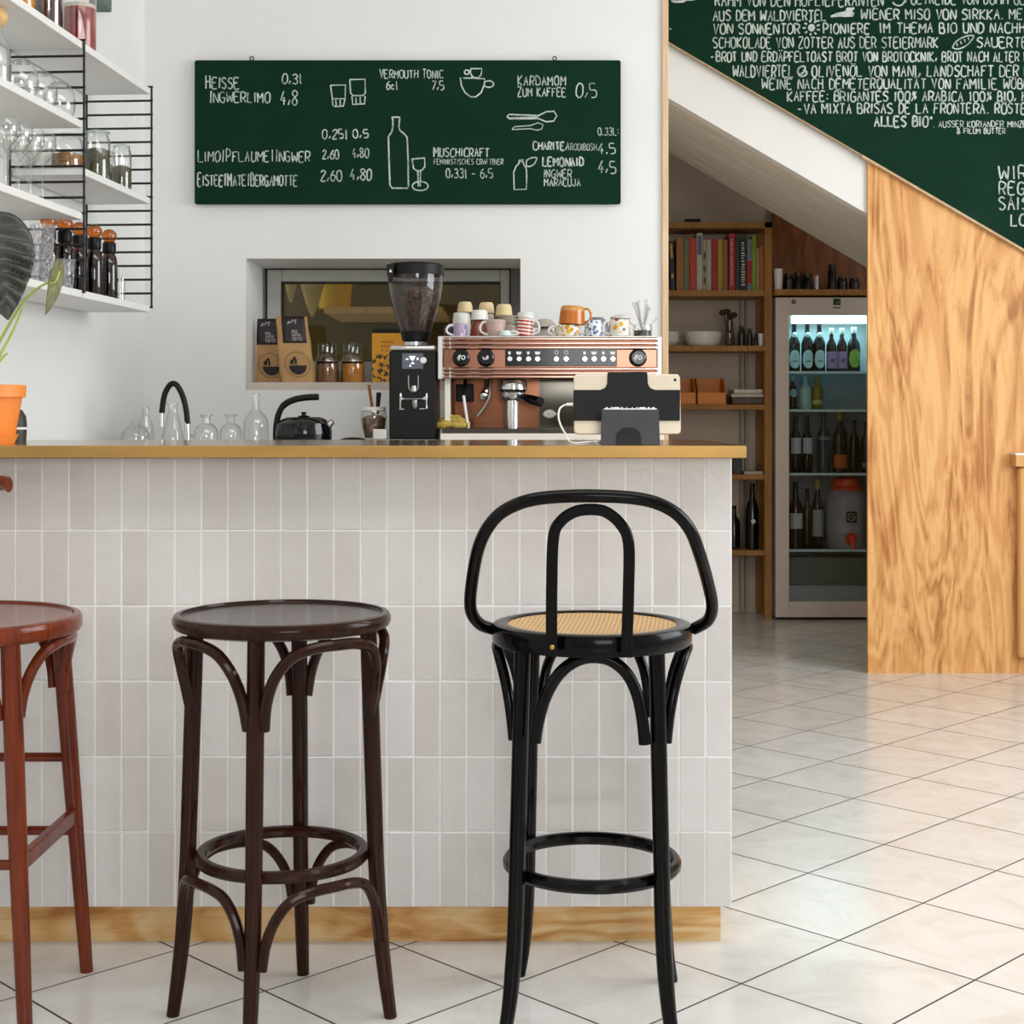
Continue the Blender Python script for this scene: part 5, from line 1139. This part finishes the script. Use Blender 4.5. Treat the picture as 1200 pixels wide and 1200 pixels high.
# books
M_titles = pm('pale book lettering', (226, 220, 200), .7)
books = [(780.5, 785, 286, (112, 36, 48), 'thin dark red book leaning at the left end of the row', .06, 0), (786, 791.5, 283, (22, 18, 20), 'black book with yellow lettering near the left end', .04, 1), (792.6, 801, 278.5, (166, 106, 28), 'ochre orange book third from the left', 0, 0), (801.2, 807.8, 280, (110, 118, 78), 'sage green book beside the ochre one', 0, 0), (808.2, 816, 278.5, (206, 54, 30), 'bright vermilion book between sage green and white ones', 0, 0), (816.4, 823.4, 273, (196, 186, 172), 'tall off-white book with blue spine print', 0, 2),
 (823.6, 827.8, 281, (178, 162, 130), 'narrow cream book with leafy green spine', 0, 3), (828, 833.6, 281, (190, 174, 154), 'beige book left of the dark red one', 0, 0), (834, 840.6, 280, (168, 32, 26), 'plain deep red book in the middle of the row', 0, 0), (841, 846.8, 280, (182, 146, 22), 'yellow book right of the deep red one', 0, 0), (847, 852.8, 281, (146, 100, 30), 'mustard brown book right of the yellow one', 0, 0), (854, 861.6, 273.5, (176, 30, 32), 'tall red book with white lettering down its spine', 0, 4),
 (862, 866.6, 276, (44, 48, 40), 'narrow dark olive book beside the tall red one', 0, 0), (867, 875, 278, (16, 30, 24), 'black green book with large white lettering', 0, 5), (875.5, 881, 280, (120, 130, 140), 'grey blue book with a red lower half', 0, 6), (881.2, 886.6, 276, (132, 162, 24), 'lime green book near the right end', 0, 0), (886.8, 889.8, 290, (170, 160, 128), 'thin pale book between lime and orange ones', 0, 0), (890.2, 895.6, 287.5, (196, 104, 22), 'orange book at the right end of the row', 0, 0)]
for x0, x1, yt, c, lab, lean, kind in books:
    Yb = YU+.045; k = Yb/F; w_ = (x1-x0)*k-.0006; h = az(yt, Yb)-ZS[340]; d = .17
    o = thing('book', lab, 'book', (ax((x0+x1)/2, Yb), Yb, ZS[340]), 0, 'books on the second shelf')
    MB().box((-w_/2, 0, 0), (w_/2, d, h)).build('cover', pm('cover '+lab, c, .5, var=.05), o, smooth=False, bevel=.0015)
    MB().box((-w_/2+.003, .006, h-.003), (w_/2-.003, d+.0012, h+.0004)).build('pages', M_titles, o, smooth=False)
    mb = MB(); m_ = M_titles
    def vtext(txt, z0, z1, wd, th=.0022):
        n_ = sum(ADV.get(q, 6)+1.7 for q in txt); u = 0
        for q in txt:
            for s_ in glyph(q): mb.tube([Vector((-wd/2+wd*gy/9, -.0006, z1-(z1-z0)*(u+gx)/n_)) for gx, gy in s_], th/2, 4)
            u += ADV.get(q, 6)+1.7
    if kind == 1: mb.box((-w_*.22, -.0008, h*.66), (w_*.22, 0, h*.95)); mb.box((-w_*.22, -.0008, h*.25), (w_*.22, 0, h*.34)); m_ = pm('gold lettering', (200, 168, 60), .6)
    elif kind == 2: mb.box((-w_*.35, -.0008, h*.62), (w_*.35, 0, h*.95)); m_ = pm('blue grey spine print', (96, 110, 132), .6)
    elif kind == 3:
        m_ = pm('leaf green print', (62, 82, 40), .6)
        for zc_ in (.2, .42, .68): mb.prism([(-w_*.1, h*(zc_-.1)), (w_*.38, h*zc_), (w_*.1, h*(zc_+.1)), (-w_*.38, h*(zc_+.02))], -.0008, 0)
    elif kind in (4, 5):
        z_ = h*.1
        while z_ < h*.9:
            l_ = random.uniform(.004, .009)*(1 if kind == 4 else 1.8); ww = w_*(.2 if kind == 4 else .3)*random.uniform(.7, 1); mb.box((-ww, -.0008, z_), (ww*random.uniform(.2, 1), 0, z_+l_*.55)); z_ += l_+.003
    elif kind == 6: mb.box((-w_*.5, -.0008, h*.14), (w_*.5, 0, h*.58)); m_ = pm('red spine half', (178, 36, 34), .6)
    if mb.v: mb.build('spine_print', m_, o, smooth=False)
    if lean: o.rotation_euler = (0, -lean, 0); o.location.z += w_/2*math.sin(lean)+.0004
# shelf three: bowls, carafe, cups
def lat(name, label, cat, x, Y, z, prof, m, group=None, n=28):
    k = Y/F; return tag(MB().lathe([(w_*k/2, h_*k) for w_, h_ in prof], n=n).build(name, m, loc=(ax(x, Y), Y, z)), label, cat, group)
lat('serving_bowl', 'wide white serving bowl on the third shelf', 'bowl', 824, YU+.12, ZS[405], [(0, 0), (34, 0), (42, 5), (44, 16.5), (42, 16.5), (36, 3), (0, 2)], M_porc, 'white bowls on the third shelf')
lat('serving_bowl', 'white bowl partly hidden by the wall edge left of the wide bowl', 'bowl', 775, YU+.12, ZS[405], [(0, 0), (34, 0), (43, 5), (44, 16.5), (42, 16.5), (36, 3), (0, 2)], M_porc, 'white bowls on the third shelf')
dv = thing('flower_vase', 'glass vase of dark dried flowers on the third shelf', 'vase', (ax(855, YU+.1), YU+.1, ZS[405])); k = YU/F
MB().lathe([(0, 0), (5*k, 0), (6*k, 4*k), (5*k, 20*k), (4.2*k, 30*k)], n=20).build('glass_body', glass('grey glass', (.55, .55, .55), .5), dv)
for i, (dx, dz) in enumerate(((-8, 42), (-3, 43), (5, 39), (1, 37))):
    mb = MB(); mb.tube([(0, 0, .004), (dx*.3*k, 0, 22*k), (dx*k, 0, dz*k)], .003, 5); mb.ball((dx*k, 0, dz*k-.01), .02, 10, (1.1, .8, .9)); mb.build('dried_flower', pm('dried flower', (58, 44, 34), .9, var=.4, scale=60, bump=1), dv)
for x, h_, w_, lab in ((869, 24, 9, 'tall dark glass jar right of the dried flowers'), (878.5, 21, 7, 'dark glass bottle, middle of the dark glassware on the third shelf'), (886, 15, 6, 'short dark glass next to the white cup on the third shelf')):
    lat('dark_glass', lab, 'glass', x, YU+.12, ZS[405], [(0, 0), (w_, 0), (w_, h_*.6), (w_*.6, h_*.85), (w_*.55, h_), (0, h_)], pm('dark glassware', (52, 44, 38), .15, var=.3), 'dark glassware on the third shelf')
lat('beaker', 'small white cup at the right end of the third shelf', 'cup', 891.5, YU+.06, ZS[405], [(0, 0), (5.5, 0), (6.8, 14.5), (6, 14.5), (5, 1), (0, 1)], M_porc)
# shelf four: yellow bins, plates
M_bin = pm('yellow bin plastic', (222, 132, 22), .45, var=.05)
def bin_(x0, x1, label):
    Y = YU+.02; o = thing('storage_bin', label, 'storage bin', (ax((x0+x1)/2, Y), Y, ZS[474]), 0, 'yellow bins on the fourth shelf')
    w_ = (x1-x0)*Y/F/2; h = 31*Y/F; d = .22; t_ = .006
    prof = [(0, 0), (d, 0), (d, h), (d*.35, h), (0, h*.45)]
    for s_ in (-1, 1):
        mb = MB(); xs = sorted((s_*w_, s_*(w_-t_))); 
        vs = [(xs[0], y, z) for y, z in prof]+[(xs[1], y, z) for y, z in prof]
        mb.add(vs, [list(range(5)), list(range(9, 4, -1))]+[(i, i+5, (i+1) % 5+5, (i+1) % 5) for i in range(5)]); mb.build('side', M_bin, o, smooth=False, bevel=.0012)
    MB().box((-w_+t_, 0, 0), (w_-t_, t_, h*.45)).build('front', M_bin, o, smooth=False, bevel=.0012)
    MB().box((-w_+t_, d-t_, 0), (w_-t_, d, h)).build('back', M_bin, o, smooth=False)
    MB().box((-w_+t_, t_, 0), (w_-t_, d-t_, t_)).build('base', M_bin, o, smooth=False)
bin_(817.5, 851, 'yellow open front storage bin in full view on the fourth shelf')
bin_(782, 815.5, 'yellow open front storage bin partly behind the tablet')
for i, (y0, y1, x0, x1, c, nm) in enumerate(((466, 474, 858, 895.5, (92, 78, 64), 'dark lowest tray'), (461.4, 465.8, 857, 895, (206, 196, 178), 'pale middle tray'), (456, 461.2, 860, 894, (216, 208, 192), 'pale uppermost tray'))):
    a = at(x0, y1, YU+.04); b = at(x1, y0, YU+.04)
    tag(MB().box((a.x, YU+.04, a.z+.0006), (b.x, YU+.26, b.z)).build('serving_tray', pm('tray '+nm, c, .5), loc=((a.x+b.x)/2, YU+.15, a.z+.0006), world=True, bevel=.006), nm+' of the stack right of the yellow bins', 'tray', 'trays stacked on the fourth shelf')
# shelf five and six
tag(MB().pbox(859, 538, 869.5, 555.9, YU+.03, .1).build('canister', pm('black canister', (30, 28, 26), .4), loc=at(864, 555.9, YU+.03), world=True, bevel=.004), 'small black canister just above the bar end on the fifth shelf', 'canister')
tag(MB().pbox(872, 552.4, 893.5, 555.9, YU+.02, .1).build('card_box', pm('pale card', (196, 188, 176), .7), loc=at(883, 555.9, YU+.02), world=True, bevel=.001), 'flat pale box lying on the fifth shelf', 'box')
tag(MB().ball((0, 0, .017), .0165, 12, (1, 1, 1)).build('knob_ornament', pm('brown ornament', (92, 70, 50), .6, var=.4, scale=60), loc=(ax(889, YU+.06), YU+.06, az(552.4, YU+.02)+.0006)), 'small brown round ornament on top of the flat pale box', 'ornament')
M_wine = pm('dark wine bottle', (10, 11, 10), .12, var=.2)
def wine(x, Y, z, hpx, wpx, m, group, label, lab=None, labc=(200, 200, 192), zt=None, cap=None, name='wine_bottle', lw=1.0, oval=False):
    k = Y/F; h = hpx*k; r = wpx*k/2; o = thing(name, label, 'bottle', (ax(x, Y), Y, z), 0, group)
    MB().lathe([(0, 0), (r*.92, 0), (r, .004), (r, h*.58), (r*.85, h*.66), (r*.42, h*.76), (r*.36, h*.95), (r*.4, h*.96), (r*.4, h), (0, h)], n=24).build('glass_body', m, o)
    if lab:
        z0, z1 = lab; a0, a1 = -PI/2-1.1*lw, -PI/2+1.1*lw; K = 12; R_ = []
        if oval:
            mb = MB(); vs = []
            for i in range(K+1):
                u = -1+2*i/K; q = math.sqrt(max(0, 1-u*u))*.5*(z1-z0)+.0005
                for zz_ in ((z0+z1)/2-q, (z0+z1)/2+q): vs.append((r*1.015*math.cos(-PI/2+1.05*u), r*1.015*math.sin(-PI/2+1.05*u), h*zz_))
            mb.add(vs, [(2*i, 2*i+2, 2*i+3, 2*i+1) for i in range(K)])
        else:
            mb = MB(); vs = []
            for i in range(K+1):
                a = a0+(a1-a0)*i/K
                for zz_ in (z0, z1): vs.append((r*1.012*math.cos(a), r*1.012*math.sin(a), h*zz_))
            mb.add(vs, [(2*i, 2*i+2, 2*i+3, 2*i+1) for i in range(K)])
        mb.build('label', pm('label %d %d %d' % labc, labc, .6), o)
    if cap:
        MB().lathe([(r*.38, h*.86), (r*.43, h*.87), (r*.44, h*1.003), (0, h*1.004)], n=18).build('cap', pm('cap %d %d %d' % cap, cap, .4), o)
    return o
b_ = wine(881.5, YU+.1, ZS[645], 77, 16, M_wine, 'wine bottles on the sixth shelf', 'dark wine bottle with a tiny white emblem standing right on the sixth shelf')
MB().lathe([(0, .001), (.01, .001), (.013, 0)], (0, -8.05*YU/F-.0012, 33*YU/F), 12, FWD).build('emblem', M_cls, b_)
wine(860, YU+.14, ZS[645], 50, 15, M_wine, 'wine bottles on the sixth shelf', 'dark wine bottle mostly hidden by the bar end on the sixth shelf')
tag(MB().pbox(803, 256.5, 821, 259.9, YU+.05, .1).build('small_camera', M_blk, loc=at(812, 259.9, YU+.05), world=True, bevel=.003), 'small black object lying on top of the shelf unit', 'box')
# ---------------------------------------------------------------- ledge over the fridge
YFg = 8.64
M_opl = plywood('orange plywood', (150, 88, 34), (128, 72, 26), (100, 54, 18), k=20, seed=5.0)
x0 = ax(905.5, 8.97)
tag(MB().box((x0, 8.97, az(339, 8.97)), (ax(1080, 8.97), 8.99, az(240, 8.97))).build('backing_board', M_opl, loc=((x0+.4), 8.98, az(339, 8.97)), world=True, smooth=False), 'orange brown plywood sheet behind the ledge over the fridge', 'panel')
ld = thing('ledge', 'wooden ledge above the glass door fridge', 'shelf', (ax(970, YFg), 8.8, az(347, YFg)))
MB().box((ax(905.2, YFg)+.010, YFg-.02, az(346.2, YFg)), (ax(1100, YFg), 8.96, az(339.3, YFg))).build('board', M_sw, ld, world=True, smooth=False, bevel=.002)
MB().box((ax(1092, YFg), YFg, 0), (ax(1100, YFg), 8.95, az(346.3, YFg))).build('support', M_sw, ld, world=True, smooth=False)
zl_ = az(339.3, YFg)+.0006
lat('beaker', 'tall white cup at the left end of the ledge above the fridge', 'cup', 912, YFg+.06, zl_, [(0, 0), (9, 0), (10.5, 25), (9.5, 25), (8, 1), (0, 1)], M_porc)
for x, h_, w_, lab in ((924, 20, 12, 'black jar right of the white cup on the ledge'), (935, 22, 9, 'slim black jar, second to the right of the white cup'), (946, 20, 11, 'black jar in the middle of the ledge'), (975, 31, 10, 'tallest dark bottle on the ledge under the stair slope'), (987, 16, 12, 'low black jar right of the tall dark bottle'), (1001, 15, 12, 'low black jar at the right end of the ledge')):
    lat('dark_jar', lab, 'jar', x, YFg+.12, zl_, [(0, 0), (w_, 0), (w_, h_*.7), (w_*.8, h_*.78), (w_*.85, h_*.85), (w_*.85, h_), (0, h_)], pm('near black jar', (20, 18, 17), .3), 'dark jars on the ledge')
lat('tumbler', 'small clear glass among the dark jars on the ledge', 'glass', 957, YFg+.08, zl_, [(0, 0), (7, 0), (8.5, 18)], M_clear)
# ---------------------------------------------------------------- fridge
M_fr = pm('warm white fridge enamel', (214, 202, 190), .4, var=.02)
M_fin = pm('fridge lining', (150, 158, 160), .5, var=.03)
fx0, fx1 = ax(909, YFg), ax(909, YFg)+.60; fz1 = az(348.5, YFg); fz0 = .03; fd = .30
fg = thing('drinks_fridge', 'tall white drinks fridge with a glass door and lit bottles', 'fridge', ((fx0+fx1)/2, YFg+.15, 0))
mb = MB(); t_ = .03
for a, b in (((fx0, YFg+.05, .02), (fx0+t_, YFg+fd, fz1)), ((fx1-t_, YFg+.05, .02), (fx1, YFg+fd, fz1)), ((fx0+t_, YFg+.05, fz1-t_), (fx1-t_, YFg+fd, fz1)), ((fx0+t_, YFg+.05, .02), (fx1-t_, YFg+fd, .19)), ((fx0+t_, YFg+fd-.02, .19), (fx1-t_, YFg+fd, fz1-t_))): mb.box(a, b)
mb.build('cabinet', M_fin, fg, world=True, smooth=False)
dx0, dx1 = ax(924.8, YFg), fx1-(ax(924.8, YFg)-fx0)
dz1, dz0 = az(369.5, YFg), az(705, YFg); bz0 = az(723.5, YFg)
mb = MB()
for a, b in (((fx0, YFg, bz0), (dx0, YFg+.045, fz1)), ((dx1, YFg, bz0), (fx1, YFg+.045, fz1)), ((dx0, YFg, dz1), (dx1, YFg+.045, fz1)), ((dx0, YFg, bz0), (dx1, YFg+.045, dz0))): mb.box(a, b)
dr = mb.build('door_frame', M_fr, fg, world=True, smooth=False, bevel=.003)
MB().box((dx0, YFg+.018, dz0), (dx1, YFg+.024, dz1)).build('door_glass', glass('door glass', (.93, .96, .96), .8, refl=.6), dr, world=True, smooth=False)
MB().box((fx0+.02, YFg+.06, 0), (fx1-.02, YFg+fd-.02, .0195)).build('base', M_blk, fg, world=True, smooth=False)
MB().lathe([(0, .002), (.0125, .002), (.014, 0)], at(930, 353.7, YFg), 18, FWD).build('lock', pm('bronze lock', (110, 92, 74), .4, .6), dr, world=True)
lg = MB().pbox(976.5, 350, 985, 357.5, YFg-.001, .001).build('logo', pm('logo dark green', (26, 40, 22), .5), dr, world=True, smooth=False)
MB().prism([(ax(x, YFg), az(y, YFg)) for x, y in ((979, 356), (984, 356), (984, 351.5), (982, 353), (981.5, 354), (979, 354.5))], YFg-.0016, YFg-.001).build('logo_mark', pm('logo leaf green', (70, 110, 50), .5), lg, world=True, smooth=False)
MB().pbox(976, 360, 985, 361.2, YFg-.001, .001).build('logo_line', M_print, dr, world=True, smooth=False)
MB().pbox(929, 370, 1030, 378.5, YFg+.08, .05).build('light_bar', emit('cool fridge light bar', (.62, .98, 1.0), 7), fg, world=True, smooth=False)
la = bpy.data.lights.new('fridge_light', 'AREA'); la.shape = 'RECTANGLE'; la.size = .46; la.size_y = .12; la.energy = 2.1; la.color = (.45, .93, 1)
lo = bpy.data.objects.new('fridge_light', la); COL.objects.link(lo); lo.location = ((fx0+fx1)/2, YFg+.14, az(379.5, YFg)); lo.parent = fg; lo.location -= Vector(fg.location)
M_fsh = glass('shelf glass', (.26, .40, .42), .9)
M_fedge = pm('pale shelf front', (196, 226, 230), .3)  # edge-lit brightness of the glass put into a pale colour
fsh = {}
for y in (435, 480, 555, 645):
    MB().box((fx0+t_+.001, YFg+.06, az(y+1.2, YFg)), (fx1-t_-.001, YFg+fd-.022, az(y, YFg))).build('shelf', M_fsh, fg, world=True, smooth=False)
    MB().box((fx0+t_+.001, YFg+.052, az(y+2.6, YFg)), (fx1-t_-.001, YFg+.06, az(y-.3, YFg))).build('shelf_front', M_fedge, fg, world=True, smooth=False); fsh[y] = az(y, YFg)+.0006
MB().pbox(924, 653, 1030, 712, YFg+.12, .1).build('lower_panel', pm('grey green lower panel', (104, 112, 106), .5), fg, world=True, smooth=False)
M_bb = pm('dark beer bottle', (14, 22, 26), .12, var=.2)
YQ = YFg+.115
for x, lab in ((930.5, 'leftmost'), (946, 'middle'), (960, 'rightmost')):
    o = wine(x, YQ, fsh[435], 56, 14, M_bb, 'beer bottles with pale oval labels', 'dark beer bottle with pale oval label on the top fridge shelf, %s of three' % lab, (.07, .45), (186, 220, 226), name='beer_bottle', oval=True)
    mb = MB(); s_ = YQ/F; c = Vector((0, -3.4*s_, 42.5*s_)); mb.ball(c, .016, 12, (1, .35, 1.1)); mb.build('neck_label', pm('neck foil', (214, 232, 236), .4), o)
    r_l = 7*s_*1.03; MB().box((-.014, -r_l-.0006, 11.5*s_), (.014, -r_l*.93, 12.6*s_)).build('label_print', M_print, o, smooth=False)
for x, lab in ((974.3, 'left'), (986.6, 'right')):
    o = wine(x, YQ, fsh[435], 51, 12, pm('brown beer bottle', (34, 26, 26), .12), 'beer bottles with lilac labels', 'beer bottle with square lilac label on the top fridge shelf, %s of two' % lab, (.07, .46), (170, 140, 186), name='beer_bottle', cap=(225, 220, 216), lw=1.3)
    MB().lathe([(0, .0006), (.008, .0006), (.011, 0)], (0, -6.1*YQ/F*1.012-.0006, 13*YQ/F), 14, FWD).build('label_emblem', pm('label emblem', (96, 74, 110), .6), o)
wine(1000.5, YQ, fsh[435], 52, 15, M_bb, None, 'beer bottle with a lime green oval label on the top fridge shelf', (.09, .49), (140, 176, 70), name='beer_bottle', oval=True, cap=(225, 225, 220))
o = wine(929, YQ, fsh[480], 39, 10, M_bb, None, 'small dark bottle with a round pale label on the second fridge shelf', (.38, .62), (140, 190, 200), name='soda_bottle', oval=True, cap=(150, 200, 210))
o = wine(943.6, YQ, fsh[480], 39, 15, pm('cloudy pale lemonade', (150, 190, 184), .2), None, 'bottle of cloudy pale lemonade with a turquoise cap', None, name='soda_bottle', cap=(110, 190, 205))
o = wine(957.5, YQ, fsh[480], 38, 13.5, pm('olive yellow lemonade', (120, 112, 22), .2), None, 'bottle of olive yellow lemonade on the second fridge shelf', (.16, .3), (178, 176, 120), name='soda_bottle')
for x, h_, w_, lb, lc, cap_, lab in ((932.5, 66, 13, (.34, .62), (190, 200, 206), None, 'dark wine bottle with a white label at the left of the third fridge shelf'), (946, 66, 12, (.34, .62), (176, 190, 200), None, 'dark wine bottle with a white label, second on the third fridge shelf'), (965, 71, 15, (.54, .6), (120, 124, 122), None, 'bottle with a clear blue neck in the middle of the third fridge shelf'), (984, 71, 17, (.08, .30), (190, 92, 34), (150, 130, 60), 'dark bottle with an orange label on the third fridge shelf'), (1001, 62, 12, None, None, None, 'plain dark bottle right of the orange labelled one'), (1014.5, 60, 12, (.08, .2), (90, 104, 100), None, 'dark bottle with a small low label at the right of the third fridge shelf')):
    m = M_wine if x != 965 else pm('blue grey glass bottle', (40, 62, 78), .1)
    wine(x, YFg+.13, fsh[555], h_, w_, m, 'bottles on the third fridge shelf', lab, lb, lc or (0, 0, 0), cap=cap_)
for x, h_, w_, lb, lc, cap_, lab in ((932.5, 78, 16, (.3, .53), (188, 196, 196), None, 'dark wine bottle with a white label on the lowest fridge shelf'), (946, 70, 12, None, None, None, 'plain dark bottle between the labelled ones on the lowest fridge shelf'), (958, 80, 14, (.18, .57), (150, 158, 156), (150, 130, 60), 'dark wine bottle with a tall label beside the drinks keg')):
    wine(x, YFg+.13, fsh[645], h_, w_, M_wine, 'bottles on the lowest fridge shelf', lab, lb, lc or (0, 0, 0), cap=cap_, lw=1.0)
YKg = YFg+.165; k = YKg/F; M_keg = pm('lilac grey keg plastic', (150, 146, 158), .4, var=.04); M_orr = pm('red orange keg lid', (206, 66, 30), .4)
kg = thing('drinks_keg', 'lilac grey drinks keg with red lid and tap on the lowest fridge shelf', 'keg', (ax(992, YKg), YKg, fsh[645]))
MB().lathe([(0, 0), (22*k, 0), (24*k, 5*k), (25*k, 18*k), (25.4*k, 19*k), (25*k, 20*k), (25.5*k, 40*k), (24.8*k, 45*k), (25*k, 50*k), (24*k, 59*k), (20*k, 66*k), (16*k, 69*k), (0, 69*k)], n=40).build('barrel', M_keg, kg)
MB().lathe([(0, 67*k), (18*k, 67*k), (18*k, 71*k), (16*k, 73*k), (16*k, 79*k), (14*k, 82*k), (6*k, 83*k), (6*k, 88*k), (0, 88*k)], n=36).build('lid', M_orr, kg)
mb = MB(); mb.lathe([(0, .02), (6*k, .018), (7*k, .01), (7*k, 0)], (0, -24.6*k, 13*k), 18, FWD); mb.tube([(0, -24.6*k-.02, 15*k), (0, -24.6*k-.045, 9*k), (0, -24.6*k-.045, 2*k)], .012, 10); mb.build('tap', M_orr, kg)
MB().prism([(x*k, z*k) for x, z in rrect(-6, 31, 6.5, 44, 2)], -25.8*k, -25.2*k).build('label', M_print, kg, smooth=False)
mb = MB(); mb.tube([(4*k*math.cos(q), -25.9*k, 37.5*k+4*k*math.sin(q)) for q in [2*PI*i/16 for i in range(16)]], .0018, 4, closed=True); mb.tube([(-2*k, -25.9*k, 37.5*k), (2*k, -25.9*k, 37.5*k)], .0018, 4); mb.build('label_print', M_titles, kg)
# ---------------------------------------------------------------- wooden cabinet at the right edge
YCb = YS-.052
cbn = thing('wall_cabinet', 'light wooden flap with overhanging top fixed to the plywood at the right edge', 'cabinet', (ax(1260, YCb), YS-.002, az(772, YCb)))
M_cab = wood('light maple wood', (206, 150, 90), (226, 176, 116), .45)
MB().pbox(1194.5, 547, 1330, 772, YCb, .051).build('body', M_cab, cbn, world=True, smooth=False, bevel=.018, seg=4)
MB().pbox(1190.5, 533.5, 1335, 546.8, YCb-.02, .071).build('top', M_cab, cbn, world=True, smooth=False, bevel=.002)
MB().pbox(1190.5, 531, 1335, 533.4, YCb-.02, .071).build('top_laminate', M_porc, cbn, world=True, smooth=False)
